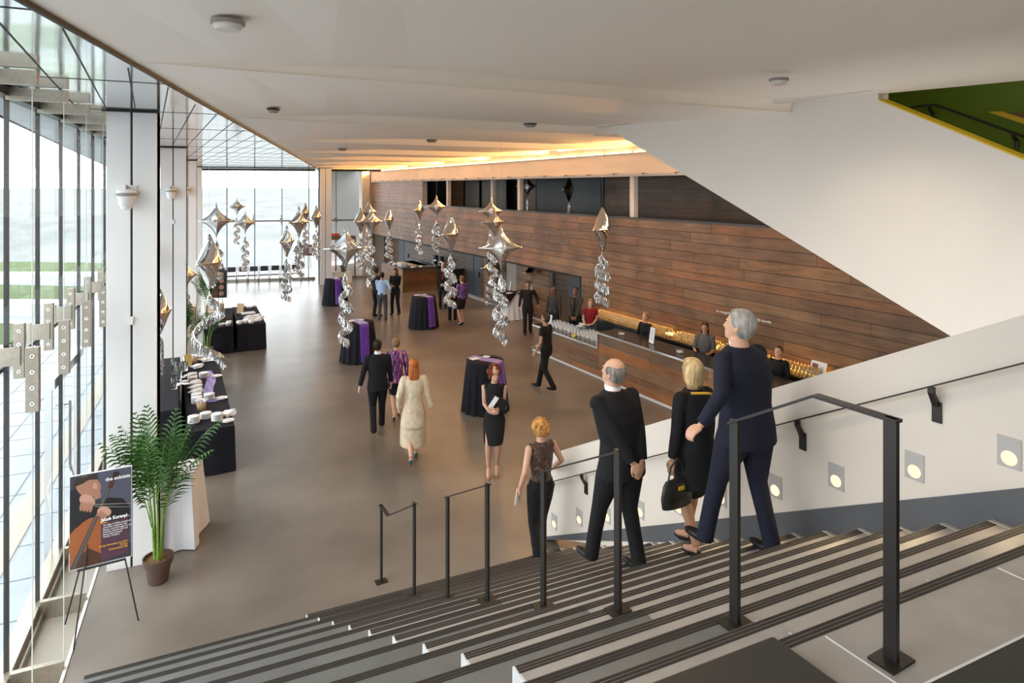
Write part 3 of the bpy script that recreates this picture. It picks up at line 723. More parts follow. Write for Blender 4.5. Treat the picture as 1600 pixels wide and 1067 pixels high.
area('upper_stair_fill',P(WU+.65,2.2,8.0),(0,0,TH),.5,1.5,26,(1,.9,.7))  # added unseen area light to brighten the green stairwell
hr=empty('upper_handrail',(0,0,0),TH,'black handrail on the green wall above the yellow edge','handrail')
HW=GW-.10
b=MB(); b.tube([(HW,4.80,5.79),(HW,4.43,5.79),(HW,3.55,5.36),(HW,-1.0,3.10)],.016,8); b.build('rail',M['railm'],hr)
for s_,z in ((4.50,5.78),(3.60,5.38),(2.0,4.60)):
    b=MB(); b.tube([(HW,s_,z),(HW+.01,s_,z-.05),(GW-.02,s_,z-.08),(GW-.02,s_,z-.17)],.022,6); b.build('bracket',M['railm'],hr)
# ---------------------------------------------------------------- stairs
RI,GO=.149,.2845
def ny(i): return 1.905+GO*(i+1)
def nz(i): return (19-i)*RI
XL=-1.12
sw=empty('staircase',(0,0,0),0,'wide stepped staircase with dark seating tiers on the left and light treads on the right','staircase')
def wx(w,y): return (w-y*SW)/CW     # x on the line w=const at given y
WS,WB,WP=4.61,1.48,2.43
for i in range(0,19):
    y1,y0=ny(i),ny(i-1)
    x1,x0=wx(WS+.04,y1),wx(WS+.04,y0)
    if i%2==0:
        b=MB(); b.prism([(wx(WB,y0)+.012,y0),(x0,y0),(x1,y1),(wx(WB,y1)+.012,y1)],nz(i)-RI-.1,nz(i)); b.build('step',M['tread'],sw)
        b=MB(); b.prism([(wx(WB,y0),y0),(wx(WB,y0)+.012,y0),(wx(WB,y1)+.012,y1),(wx(WB,y1),y1)],nz(i)-RI,nz(i)); b.build('step_end',M['white_end'],sw)
    else:
        ym=ny(i-2) if i>0 else y0
        b=MB(); b.prism([(wx(WP,y0)+.0,y0),(x0,y0),(x1,y1),(wx(WP,y1),y1)],nz(i)-RI*2,nz(i)); b.build('step',M['tread'],sw)
        b=MB(); b.prism([(XL,ym),(wx(WP,ym),ym),(wx(WP,y1),y1),(XL,y1)],nz(i)-2*RI if i<17 else 0,nz(i)); b.build('seat_tier',M['tier'],sw)
for i in range(-1,19):
    xa=wx(WB,ny(i))+.012 if i%2==0 else XL
    if i==-1: xa=wx(2.13,ny(i))
    b=MB()
    for k in range(3):
        yy=ny(i)-.004-k*.0185; b.box((xa,yy-.0125,nz(i)-.004),(wx(WS+.02,yy)-.05 if i>=0 else 6.0,yy,nz(i)+.0025))
    b.build('grip_strip',M['nosing'],sw)
    if i>=0:
        b=MB(); xx=wx(WS,ny(i)); b.add([(xx-.030,ny(i)-.0,nz(i)+.003),(xx-.012,ny(i),nz(i)+.003),(xx-.012+.02,ny(i-1)+.02,nz(i)+.003),(xx-.030+.02,ny(i-1)+.02,nz(i)+.003)],[(0,1,2,3)]); b.build('wall_gap_strip',M['white_end'],sw)
# expansion joints across the treads
b=MB()
for w_ in (2.43,3.35,4.05):
    for i in range(0,12):
        y1,y0=ny(i)-.11,ny(i-1)+.0; ww=w_+(.12 if i%2 else 0)
        b.prism([(wx(ww,y0),y0),(wx(ww,y0)+.006,y0),(wx(ww,y1)+.006,y1),(wx(ww,y1),y1)],nz(i),nz(i)+.0015)
b.build('tread_joint',M['white_end'],sw)
# landing
b=MB(); b.prism([(wx(2.13,-4),-4),(6.6,-4),(wx(WS+.04,1.905),1.905),(wx(2.13,1.905),1.905)],2.7,2.98); st(b.build('floor_landing',M['tread']))
b=MB(); b.prism([(wx(2.13,.83)+.0,-4),(6.5,-4),(6.0,1.51),(wx(2.13,1.51),1.51)],2.975,2.983); st(b.build('trim_13',M['charcoal'])) 
b=MB(); b.prism([(wx(2.13,1.51),1.51),(6.0,1.51),(6.0,1.52),(wx(2.13,1.52),1.52)],2.98,2.984)
for w_ in (2.35,3.48): b.prism([(wx(w_,1.52),1.52),(wx(w_,1.52)+.006,1.52),(wx(w_,1.84)+.006,1.84),(wx(w_,1.84),1.84)],2.98,2.9835)
st(b.build('trim_14',M['white_end']))
b=MB(); b.prism([(XL,-4),(wx(2.13,-4),-4),(wx(2.13,1.89),1.89),(wx(1.2,1.89),1.89),(XL,1.89)],2.6,3.02); tag(b.build('landing_bench',M['charcoal'],bevel=.01),'matte black slab at the top of the seating tiers in the foreground','bench')
# side wall of the stair with lights and handrail
wsd=st(empty('wall_stair_right',(0,0,0),TH))
tz=lambda s: 3.78-(s-2.34)*.5165
kz=lambda s: 2.92-(s-1.92)*.5303
def sl(bm,s0,s1,f0,f1,w0,w1,mi=0):
    bm.add([(w0,s0,f0(s0)),(w1,s0,f0(s0)),(w1,s1,f0(s1)),(w0,s1,f0(s1)),(w0,s0,f1(s0)),(w1,s0,f1(s0)),(w1,s1,f1(s1)),(w0,s1,f1(s1))],[(0,3,2,1),(4,5,6,7),(0,1,5,4),(1,2,6,5),(2,3,7,6),(3,0,4,7)],mi)
b=MB(); sl(b,-2.0,7.55,lambda s:max(0,kz(s)-1.2),lambda s:tz(s),4.65,4.85); b.build('plaster_face',M['white'],wsd)
b=MB(); sl(b,-2.0,7.5,lambda s:max(-.01,kz(s)-.62),lambda s:max(0.02,kz(s)),4.635,4.655); b.build('stone_skirt',M['skirt'],wsd)
hr=empty('wall_handrail',(0,0,0),TH,'thin black handrail bracketed to the white stair wall','handrail')
rz_=lambda s: 3.71-(s-1.92)*.532
b=MB(); sl(b,-1.0,7.35,lambda s:rz_(s)-.012,lambda s:rz_(s)+.0,4.555,4.600); b.build('rail',M['railm'],hr)
for s in (2.42,3.45,4.9,6.45):
    z=rz_(s); b=MB(); b.box((4.565,s-.02,z-.05),(4.59,s+.02,z-.01)); b.add([(4.565,s-.02,z-.05),(4.59,s-.02,z-.05),(4.645,s-.02,z-.13),(4.62,s-.02,z-.15),(4.565,s+.02,z-.05),(4.59,s+.02,z-.05),(4.645,s+.02,z-.13),(4.62,s+.02,z-.15)],[(0,1,2,3),(4,5,6,7),(0,1,5,4),(1,2,6,5),(2,3,7,6),(3,0,4,7)])
    b.box((4.635,s-.03,z-.26),(4.65,s+.03,z-.12)); b.build('bracket',M['railm'],hr)
LT=[(2.00,3.13),(2.57,2.83),(3.16,2.53),(3.72,2.23),(4.32,1.91),(4.87,1.58),(5.46,1.28),(6.04,.97),(6.60,.69),(7.17,.38)]
for k,(s,z) in enumerate(LT):
    r=empty('step_light',P(4.65,s,z),TH,'recessed step light in the white stair wall, '+['nearest the camera','second from the camera','third from the camera','fourth from the camera','fifth from the camera','beside the handbag of the blonde woman','sixth light up from the stair foot side, right of the post','fourth light up from the stair foot','second lowest on the wall','lowest one at the stair foot'][k] if k not in (6,7) else 'step light in the white stair wall, '+('just right of the elderly man' if k==6 else 'between the elderly man legs'),'step light','recessed step lights along the stair wall')
    b=MB(); b.box((-.006,-.065,-.095),(.0,.065,.095)); b.build('plate',M['greybox'] if 0 else mat('light_plate',(.42,.41,.40),.35) if k==0 else bpy.data.materials['light_plate'],r)
    b=MB(); b.lathe([(0,.006),(.040,.006),(.045,.0)],18); o=b.build('lens',M['lampglow'],r); o.rotation_euler=(0,R_(-90),0); o.location=(-.006,0,-.035); o.scale=(1,1,1)
    l=bpy.data.lights.new('step_light_glow','SPOT'); l.energy=7; l.color=(1,.74,.42); l.spot_size=R_(120); l.spot_blend=.8; l.shadow_soft_size=.04
    lo_=bpy.data.objects.new('step_light_glow',l); COL.objects.link(lo_); lo_.parent=r; lo_.location=(-.05,0,-.05); lo_.rotation_euler=(0,R_(55),0)
# free-standing railings on the stair
def railing(posts,label,cap,extra=None):
    r=empty('stair_railing',(0,0,0),TH,label,'railing','blackened steel railings down the middle of the stair')
    for (s,z0,z1) in posts:
        b=MB(); b.box((2.45-.011,s-.026,z0+.008),(2.45+.011,s+.026,z1)); b.build('post',M['railm'],r,bevel=.002)
        b=MB(); b.box((2.45-.07,s-.05,z0),(2.45+.07,s+.05,z0+.010)); b.build('base_plate',M['railm'],r)
    b=MB()
    for (a,c) in zip(cap[:-1],cap[1:]):
        (w0,s0,z0),(w1,s1,z1)=a,c
        if abs(s1-s0)>abs(w1-w0): n=(.022,0)
        else: n=(0,.022)
        b.add([(w0-n[0],s0-n[1],z0-.012),(w0+n[0],s0+n[1],z0-.012),(w1+n[0],s1+n[1],z1-.012),(w1-n[0],s1-n[1],z1-.012),(w0-n[0],s0-n[1],z0),(w0+n[0],s0+n[1],z0),(w1+n[0],s1+n[1],z1),(w1-n[0],s1-n[1],z1)],[(0,3,2,1),(4,5,6,7),(0,1,5,4),(1,2,6,5),(2,3,7,6),(3,0,4,7)])
    b.build('top_rail',M['railm'],r)
w=2.45
railing([(7.62,0,.925),(6.5,nz(16),1.435)],'black stair railing at the stair foot, lowest and smallest of the railings',[(w,7.65,.925),(w,7.35,.925),(w,6.47,1.435)])
railing([(5.62,nz(13),1.86),(4.80,nz(10),2.31)],'black stair railing of two posts, second from the stair foot',[(w,5.65,1.85),(w,4.77,2.32)])
railing([(3.92,nz(7),2.75),(3.08,nz(4),3.20)],'black stair railing in front of the elderly man, third from the stair foot',[(w,3.95,2.74),(w,3.05,3.21)])
railing([(2.19,nz(1),3.655),(1.44,2.98,3.90)],'large black stair railing on the landing, nearest the camera',[(w,2.22,3.64),(w,1.76,3.90),(w,1.41,3.90)])
# ---------------------------------------------------------------- outside
b=MB(); b.prism([(-60,-8),(-2.0,-8),(-2.0,34.6),(-.9,36.3),(9,34.6),(16,33.5),(16,38.2),(-60,50)],-.5,-.03); st(b.build('ground_paving',M['pave']))
b=MB()
for k in range(30): 
    y=-2+k*.9; b.box((-6.2,y,-.03),(-2.02,y+.015,-.026))
for k in range(5): b.box((-2.9-k*.75,-3,-.03),(-2.885-k*.75,30,-.0262))
st(b.build('trim_15',M['joint']))
b=MB(); b.box((-2.75,-6,-.03),(-2.45,30,-.02)); st(b.build('trim_16',M['grate']))
for k,(y0,y1) in enumerate(((22,27),(30,36),(39,46))):
    b=MB(); b.prism([(-12,y0+3),(-5.6,y0),(-5.4,y1-1),(-12,y1+3)],-.03,.25); tag(b.build('lawn',M['grass']),['nearest strip of lawn seen through the left glass wall','middle strip of lawn seen through the left glass wall','farthest strip of lawn seen through the left glass wall'][k],'lawn',None)
    b=MB(); b.prism([(-12,y0+1.8),(-5.2,y0-1.2),(-5.2,y0-.1),(-12,y0+2.9)],-.03,.45); tag(b.build('planter_kerb',M['concrete_out']),['nearest pale low wall between the lawns outside','middle pale low wall between the lawns outside','farthest pale low wall between the lawns outside'][k],'wall')
b=MB(); N=60; vs=[]
b.add([(-4000,38,-3.2),(4000,38,-3.2),(4000,7000,-3.2),(-4000,7000,-3.2)],[(0,1,2,3)]); b.add([(-4000,-200,-3.2),(-13,-200,-3.2),(-13,38,-3.2),(-4000,38,-3.2)],[(0,1,2,3)])
st(b.build('ground_sea',M['sea']))
b=MB(); b.box((10.0,36.0,-.03),(10.3,52,6.5)); b.box((6.6,43.5,-.03),(10.2,43.8,6.5))
st(b.build('wall_outside',mat('pale_cladding',(.50,.50,.50),.7)))
# ================================================================ BAR
def wl(w,s,z=0): return P(w,s,z)
bar=empty('bar_counter',(0,0,0),TH,'long wood-clad bar with a black top stepping down to a lower glass-covered end','bar')
b=MB(); boards(b,7.0,13.16,0,1.10,9.85,rn,orange=True); b.box((9.872,7.0,0),(10.0,13.16,1.10)); b.build('high_front',M['wood'],bar)
b=MB(); boards(b,13.16,16.3,0,.72,9.85,rn,orange=True); b.box((9.872,13.16,0),(10.0,16.3,.72)); b.build('low_front',M['wood'],bar)
b=MB(); b.box((9.83,7.0,1.10),(10.55,13.20,1.14)); b.box((9.83,13.16,.72),(10.55,13.20,1.10)); b.build('high_top',M['counter'],bar,bevel=.003)
b=MB(); b.box((9.83,13.2,.72),(10.55,16.34,.76)); b.build('low_top',M['counter'],bar,bevel=.003)
b=MB(); b.box((9.825,7,1.098),(9.83,13.2,1.142)); b.box((9.825,13.16,.718),(9.83,16.34,.762)); b.box((9.825,13.16,.72),(9.83,13.20,1.1)); b.build('edge_strip',M['bright_steel'],bar)
b=MB(); b.box((10.0,7,0),(10.5,13.14,1.09)); b.box((10.0,13.14,0),(10.5,16.3,.71)); b.build('carcass',M['cabinet'],bar)
b=MB(); b.box((9.80,7,0),(9.85,16.3,.035)); b.build('toe_strip',M['white_end'],bar)
bb=empty('back_counter',(0,0,0),TH,'black back counter along the wood wall carrying rows of glasses','counter')
b=MB(); b.box((11.25,6.0,0),(11.66,16.4,.98)); b.build('cabinet_body',M['cabinet'],bb)
b=MB(); b.box((11.18,6.0,.98),(11.69,16.4,1.02)); b.build('counter_top',M['counter'],bb,bevel=.003)
def fridge(s0,s1,label,bottles):
    f=empty('bottle_fridge',P(11.22,(s0+s1)/2,0),TH,label,'fridge','fridges under the back counter')
    L=(s1-s0)/2
    b=MB(); b.box((-.03,-L,.08),(.02,L,.93)); f_=b.build('door_frame',M['cabinet'],f)
    for k in range(2):
        a=-L+.04+k*L; b=MB(); b.box((-.036,a,.14),(-.031,a+L-.08,.80)); b.build('door_glass',mat('fridge_glass',(.05,.06,.06),.1) if 'fridge_glass' not in bpy.data.materials else bpy.data.materials['fridge_glass'],f_)
        b=MB(); b.box((-.05,a,.83),(-.035,a+L-.08,.87)); b.build('door_handle',M['bright_steel'],f_)
    if bottles:
        for k in range(9):
            bt=MB(); bt.lathe([(0,0),(.036,0),(.036,.17),(.015,.23),(.013,.29),(0,.29)],10); o=bt.build('wine_bottle',M['bottle'],None,smooth=True)
            o.location=P(11.12,s0+.1+k*(s1-s0-.2)/8,.48); tag(o,'green wine bottle in the row in front of the back counter fridge','bottle','green bottles at the bar fridge')
fridge(13.0,14.3,'bottle fridge with green bottles, nearest the woman in the red shirt',True)
fridge(10.9,12.2,'dark bottle fridge behind the bartender in black',False)
fridge(9.2,10.5,'dark bottle fridge behind the bartender with the grey cardigan',False)
sh=empty('bottle_shelf',P(11.12,13.65,0),TH,'low black shelf carrying green wine bottles before the fridge','shelf')
b=MB(); b.box((-.06,-.66,.44),(.055,.66,.48)); b.build('shelf_board',M['cabinet'],sh)
b=MB(); b.box((-.05,-.64,0),(.04,-.60,.44)); b.box((-.05,.60,0),(.04,.64,.44)); b.build('shelf_leg',M['cabinet'],sh)
ls=empty('under_light',(0,0,0),TH,'amber light strip along the foot of the wood wall behind the glasses','light')
b=MB(); b.box((11.665,6.2,1.022),(11.69,15.9,1.04)); b.build('light_tube',M['goldlight'],ls)
# glasses
def wineglass(mat_):
    g=MB(); g.lathe([(0,0),(.032,.0),(.030,.004),(.004,.008),(.004,.075),(.020,.085),(.034,.115),(.036,.14),(.029,.185)],10); return g.build('wine_glass',mat_,smooth=True)
g0=wineglass(M['wineglass']); first=True
def put(o,loc,label,group,cat,used=[]):
    global first
    if o.name in used: o=o.copy(); COL.objects.link(o)
    else: used.append(o.name)
    o.location=loc; tag(o,label,cat,group); return o
base_g=g0
for blk,(sa,n) in enumerate(((15.74,14),(14.28,10))):
    for i in range(n):
        for j in range(5 if blk==0 else 6):
            put(base_g,P(9.91+.10*j+.03*(i%2),sa-i*.10,.76),['wine glass standing in the block at the far end of the low bar','wine glass standing in the block at the step of the low bar'][blk],['glasses on the low bar end','glasses on the low bar by the step'][blk],'wine glass')
gold=mat('amber_lit_glassware',(.9,.72,.42),.12,spec=1.0); gold.node_tree.nodes['Principled BSDF'].inputs['Transmission Weight'].default_value=.6  # golden light of the counter strip is put into the glass colour
g1=wineglass(gold); g1.name='bar_glass'
for blk,(sa,sb,n) in enumerate(((15.3,12.35,40),(12.0,10.75,18),(10.55,9.4,16),(9.2,8.2,13))):
    for i in range(n):
        for j in range(3):
            put(g1,P(11.30+.115*j,sa+(sb-sa)*i/(n-1),1.02),['glass in the longest row on the back counter, lit amber','glass on the back counter between the two bartenders, lit amber','glass on the back counter beside the cardigan bartender, lit amber','glass at the stair end of the back counter, lit amber'][blk],'glasses on the back counter, block %s'%('farthest','third','second','nearest')[blk],'glass')
put_label=lambda o,l,c: tag(o,l,c)
# menu holders, jars, tray
def menu(w,s,z,rz,label,hh=.30,ww=.20,tone='print'):
    r=empty('menu_stand',P(w,s,z),TH+rz,label,'menu stand','menu stands on the bar')
    b=MB(); b.box((-.03,-ww/2,.0),(.03,ww/2,.012)); b.build('foot',M['clear'],r)
    b=MB(); b.add([(0,-ww/2,.01),(0,ww/2,.01),(.05,ww/2,hh),(.05,-ww/2,hh),(.01,-ww/2,.01),(.01,ww/2,.01),(.06,ww/2,hh),(.06,-ww/2,hh)],[(0,1,2,3),(7,6,5,4),(0,4,5,1),(1,5,6,2),(2,6,7,3),(3,7,4,0)]); b.build('card',M['paper'],r)
    b=MB()
    for k in range(7):
        t=.86-k*.11; L=ww*(.30+.12*((k*7)%3)/2)
        b.add([(-.002+.05*t,-L,hh*t),(-.002+.05*t,L,hh*t),(-.002+.05*(t+.035),L,hh*(t+.035)),(-.002+.05*(t+.035),-L,hh*(t+.035))],[(0,1,2,3)])
    b.build('print_lines',M['print'],r)
menu(10.15,15.9,.76,-.3,'white menu stand at the far left end of the low bar')
menu(10.2,11.6,1.14,-.25,'tall white menu stand on the black bar top by the bartender',.36,.22)
r=empty('flower_vase',P(10.28,14.5,.76),TH,'square glass vase of white flowers on the low bar','vase')
b=MB(); b.box((-.09,-.09,0),(.09,.09,.24)); b.build('vase_glass',M['clear'],r)
b=MB()
for k in range(26): b.ell((rnd.uniform(-.08,.08),rnd.uniform(-.08,.08),rnd.uniform(.22,.31)),(.025,.025,.02),7)
b.build('blossoms',M['white_gloss'],r)
b=MB()
for k in range(14): x,y=rnd.uniform(-.07,.07),rnd.uniform(-.07,.07); b.tube([(x*.5,y*.5,.01),(x,y,.24)],.006,5)
b.build('stems',M['stem'],r)
b=MB()
for k in range(9): b.ell((rnd.uniform(-.07,.07),rnd.uniform(-.05,.05),.02+rnd.uniform(0,.03)),(.026,.024,.02),8)
tag(b.build('lemon_slices',mat('lemon_peel',(.85,.65,.03),.5),smooth=True,loc=P(9.98,14.37,.76)),'small pile of yellow lemon wedges between the glass blocks','lemons',kind='stuff')
for s,l in ((12.55,'small cluster of clear jars on the bar near the red shirt woman'),(10.55,'small cluster of clear jars on the bar left of the grey cardigan')):
    r=empty('jar_tray',P(10.1,s,1.14),TH,l,'jars')
    for k in range(4):
        b=MB(); b.lathe([(0,0),(.03,0),(.033,.07),(.03,.09)],12,c=(.05*(k%2),.07*(k//2),0)); b.build('jar',M['clear'],r,smooth=True)
        b=MB(); b.ell((.05*(k%2),.07*(k//2),.04),(.025,.025,.025),8); b.build('candle',M['white_gloss'],r,smooth=True)
r=empty('bar_tap',P(11.35,16.05,1.02),TH,'small chrome tap on the far end of the back counter','tap'); b=MB(); b.tube([(0,0,0),(0,0,.22),(-.03,0,.26),(-.10,0,.25),(-.12,0,.20)],.012,8); b.build('spout',M['bright_steel'],r)
b=MB(); b.tube([(.0,.05,0),(0,.05,.06)],.02,8); b.build('tap_base',M['bright_steel'],r)
r=empty('framed_picture',P(11.60,8.28,1.03),TH,'white framed picture leaning on the wood wall at the stair end','picture')
b=MB(); b.add([(-.06,-.17,0),(-.06,.17,0),(.05,.17,.27),(.05,-.17,.27),(-.04,-.17,0),(-.04,.17,0),(.07,.17,.27),(.07,-.17,.27)],[(0,1,2,3),(7,6,5,4),(0,4,5,1),(1,5,6,2),(2,6,7,3),(3,7,4,0)]); b.build('frame',M['paper'],r)
def onp(a,c,z0,z1): 
    f=lambda z:-.063+.11*z/.27
    return [(f(z0),a,z0),(f(z0),c,z0),(f(z1),c,z1),(f(z1),a,z1)]
b=MB(); b.add(onp(-.0,.135,.05,.225),[(0,1,2,3)]); b.build('picture_image',mat('portrait_orange',(.28,.07,.03),.5,col2=(.08,.05,.06),scale=9),r)
b=MB()
for k in range(6): b.add(onp(-.13,-.03,.19-k*.025,.197-k*.025),[(0,1,2,3)])
b.build('picture_text',M['print'],r)
# raised lettering on the wood
def wall_text(body,s,z,size,label):
    o=text_obj('wall_lettering',body,size,M['white_gloss'],extrude=.012,space=1.1)
    o.matrix_world=Matrix.Translation(P(WW-.014,s,z))@Matrix(((0,0,-1,0),(-1,0,0,0),(0,1,0,0),(0,0,0,1))).to_4x4() if 0 else Matrix.Translation(P(WW-.016,s,z))@Matrix.Rotation(TH,4,'Z')@Matrix(((0,0,-1,0),(-1,0,0,0),(0,1,0,0),(0,0,0,1)))
    tag(o,label,'lettering'); return o
wall_text('in recognition of steve and wendy merritt',11.0,1.84,.082,'long line of small white raised letters on the wood wall above the bar')
wall_text('coat check',26.75,2.86,.15,'short line of pale letters on the far wood wall beside a balloon')
# ---------------------------------------------------------------- coffee island
isl=empty('coffee_counter',(0,0,0),TH,'wood-clad island counter with dark top beyond the cocktail tables','counter')
b=MB(); boards(b,28.15,31.2,0,1.06,10.05,rn,dark=1.1); b.box((10.07,28.15,0),(11.7,31.2,1.06)); b.build('side_cladding',M['wood'],isl)
b=MB(); boards(b,10.05,11.75,0,1.06,28.13,rn,dark=.7,axis='x'); b.build('front_cladding',M['wood'],isl)
b=MB(); b.box((10.0,28.08,1.06),(11.78,28.7,1.10)); b.box((10.0,28.7,1.06),(10.7,31.25,1.10)); b.box((11.2,28.7,1.02),(11.78,31.25,1.06)); b.build('counter_top',M['counter'],isl)
b=MB()
for k in range(36): b.lathe([(0,0),(.036,0),(.042,.085),(0,.085)],9,c=(10.12+.1*(k%3),28.5+.1*((k//3)%6),1.10+.088*(k//18)))
b2_=None
cups=None
c0=MB(); c0.lathe([(.0,.002),(.034,.002),(.042,.09),(.039,.09),(.032,.01),(0,.01)],10); c0=c0.build('white_cup',M['white_gloss'],smooth=True)
for k in range(30): put(c0,P(10.15+.1*(k%3),28.6+.11*((k//3)%5),1.10+.091*(k//15)),'white cup in the stack on the corner of the coffee counter','white cups on the coffee counter','cup')
for k,(w,s) in enumerate(((10.2,29.6),(10.35,29.9),(10.2,30.3),(10.4,30.6),(10.6,28.25),(11.0,28.3))):
    b=MB(); b.box((-.12,-.08,0),(.12,.08,.03+.02*(k%2))); o=b.build('napkin_stack',M['paper'],rz=TH+.2*k,loc=P(w,s,1.10)); tag(o,'stack of white napkins on the coffee counter','napkins','napkin stacks on the coffee counter')
def urn(w,s,z,l):
    r=empty('coffee_urn',P(w,s,z),TH,l,'coffee urn')
    b=MB(); b.box((-.14,-.13,0),(.14,.13,.08)); b.lathe([(.0,.08),(.12,.08),(.125,.34),(.10,.38),(0,.39)],16); b.build('body',M['black'],r,smooth=False)
    b=MB(); b.lathe([(.126,.1),(.128,.14),(.126,.16)],16); b.build('band',M['bright_steel'],r); b=MB(); b.tube([(-.12,0,.15),(-.18,0,.14),(-.18,0,.11)],.012,6); b.build('spout',M['bright_steel'],r)
bc_=empty('rear_coffee_counter',(0,0,0),TH,'dark back counter with coffee urns under the wood wall','counter')
b=MB(); b.box((11.95,26.8,0),(12.47,31.5,1.05)); b.build('cabinet_body',M['cabinet'],bc_); b=MB(); b.box((11.9,26.8,1.05),(12.48,31.5,1.09)); b.build('counter_top',M['counter'],bc_)
urn(12.2,29.4,1.09,'black coffee urn on the rear counter, left one'); urn(12.2,28.7,1.09,'black coffee urn on the rear counter, right one')
for k in range(5):
    b=MB(); b.lathe([(0,0),(.05,0),(.055,.1),(.03,.16),(.03,.24)],10); tag(b.build('carafe',M['clear'],loc=P(12.1+.1*(k%2),27.2+.14*k,1.09),smooth=True),'clear carafe on the rear coffee counter','carafe','carafes on the rear coffee counter')
# ================================================================ COCKTAIL TABLES
def cocktail(loc,ang,label,lab2,h=1.07,rt=.39,rb=.49,runner=True,cloth='blackcloth',paper=True):
    r=empty('cocktail_table',loc,ang,label,'cocktail table','tall round tables in black cloths')
    b=MB(); b.lathe([(0,h-.03),(rt-.01,h-.03),(rt-.01,h-.006),(0,h-.006)],32); b.build('table_top',M['black'],r)
    b=MB(); b.tube([(0,0,.01),(0,0,h-.03)],.03,10); b.lathe([(0,.012),(.24,.012),(.23,.03),(.03,.05)],20); b.build('pedestal',M['black'],r)
    b=MB(); n=96; rows=14; vs=[];fs=[]; rr=random.Random(int(loc[0]*100)); ph=rr.uniform(0,6)
    def fold(a,t): return .026*t*math.sin(a*17+ph+.6*math.sin(a*3))+.014*t*math.sin(a*31+ph)
    prof=[(0,h),(rt*.6,h),(rt,h-.002),(rt+.012,h-.018)]
    for (q,z) in prof:
        for k in range(n): a=2*math.pi*k/n; vs.append((q*math.cos(a),q*math.sin(a),z))
    for i in range(1,rows+1):
        t=i/rows; 
        for k in range(n):
            a=2*math.pi*k/n; q=rt+.012+(rb-rt)*t+fold(a,t**.7); vs.append((q*math.cos(a),q*math.sin(a),h-.018-(h-.03)*t))
    R=len(prof)+rows
    for i in range(R-1):
        for k in range(n): fs.append((i*n+k,i*n+(k+1)%n,(i+1)*n+(k+1)%n,(i+1)*n+k))
    b.add(vs,fs); b.build('tablecloth',M[cloth],r,smooth=True)
    if runner:
        b=MB(); vs=[];fs=[]; hw=.13
        path=[]
        for sgn in (1,-1):
            seq=[]
            for i in range(12,-1,-1):
                t=i/12; seq.append(('s',t,sgn))
            if sgn==1: path+=seq; path+= [('t',rt*(1-q/5),1) for q in range(0,6)]
            else: path+=[('t',rt*q/5,-1) for q in range(1,6)]+seq[::-1]
        for p in path:
            for j in range(7):
                y=-hw+2*hw*j/6
                if p[0]=='s':
                    t=p[1]*.93; q=rt+.020+(rb-rt)*t; a=math.asin(y/q); q2=q+fold(a if p[2]>0 else math.pi-a,t**.7)*.8+.012; x=p[2]*math.sqrt(max(.001,q2*q2-y*y)); vs.append((x,y,h-.018-(h-.03)*t))
                else: vs.append((p[2]*min(p[1],math.sqrt(rt*rt-y*y)+.01),y+.02*math.sin(p[1]*9),h+.006))
        L=len(path)
        for i in range(L-1):
            for j in range(6): fs.append((i*7+j,i*7+j+1,(i+1)*7+j+1,(i+1)*7+j))
        b.add(vs,fs); o=b.build('table_runner',M['purple'],r,smooth=True); o['label']='purple satin runner'
    if paper:
        for k,(x,y,w_) in enumerate(((-.2,.16,.2),(.1,.22,.12))):
            b=MB(); b.box((-w_/2,-.07,0),(w_/2,.07,.006)); tag(b.build('programme',M['paper'],loc=(loc[0]+x,loc[1]+y-.05,h+.012),rz=.5*k+.3),'white printed leaflet lying on the %s'%lab2,'leaflet','leaflets on the %s'%lab2)
    return r
cocktail((3.52,18.05,0),R_(-80),'black-draped cocktail table with purple runner just beyond the man in the black suit','middle left cocktail table')
cocktail((6.38,21.45,0),R_(-70),'black-draped cocktail table with purple runner in the centre, before the coffee counter','central cocktail table')
cocktail((4.32,27.1,0),R_(-82),'farthest black-draped cocktail table with purple runner, below the far white column','far cocktail table')
cocktail((5.22,12.95,0),R_(-58),'nearest cocktail table, black cloth, directly behind the woman in the black dress','nearest cocktail table')
# white draped table under the wall
r=empty('draped_table',P(11.6,20.75,0),TH,'white-skirted table with a black square cloth on top, by the wood wall','table')
b=MB(); vs=[];fs=[];n=80
for i,(q,z) in enumerate(((0,.96),(.34,.96),(.36,.94),(.40,.6),(.46,.3),(.52,.01))):
    for k in range(n):
        a=2*math.pi*k/n; qq=q*(1/(max(abs(math.cos(a)),abs(math.sin(a)))**.6)) + (.02*math.sin(a*15)*(i/5) if i>2 else 0); vs.append((qq*math.cos(a),qq*math.sin(a),z))
for i in range(5):
    for k in range(n): fs.append((i*n+k,i*n+(k+1)%n,(i+1)*n+(k+1)%n,(i+1)*n+k))
b.add(vs,fs); b.build('white_skirt',M['whitecloth'],r,smooth=True)
b=MB(); b.add([(0,0,.975),(-.40,0,.972),(0,-.40,.972),(.40,0,.972),(0,.40,.972),(-.50,-.50,.50),(.42,-.45,.6),(.48,.48,.55),(-.48,.48,.60),(-.42,-.42,.93),(.40,-.40,.93),(.40,.40,.93),(-.40,.40,.93)],
 [(0,1,9,2),(0,2,10,3),(0,3,11,4),(0,4,12,1),(1,5,9),(9,5,2),(2,6,10),(10,6,3),(3,7,11),(11,7,4),(4,8,12),(12,8,1)]); b.build('black_topper',M['blackcloth'],r)
menu(11.55,20.85,.976,-.4,'white sign card on the white-skirted table by the wood wall',.34,.24)
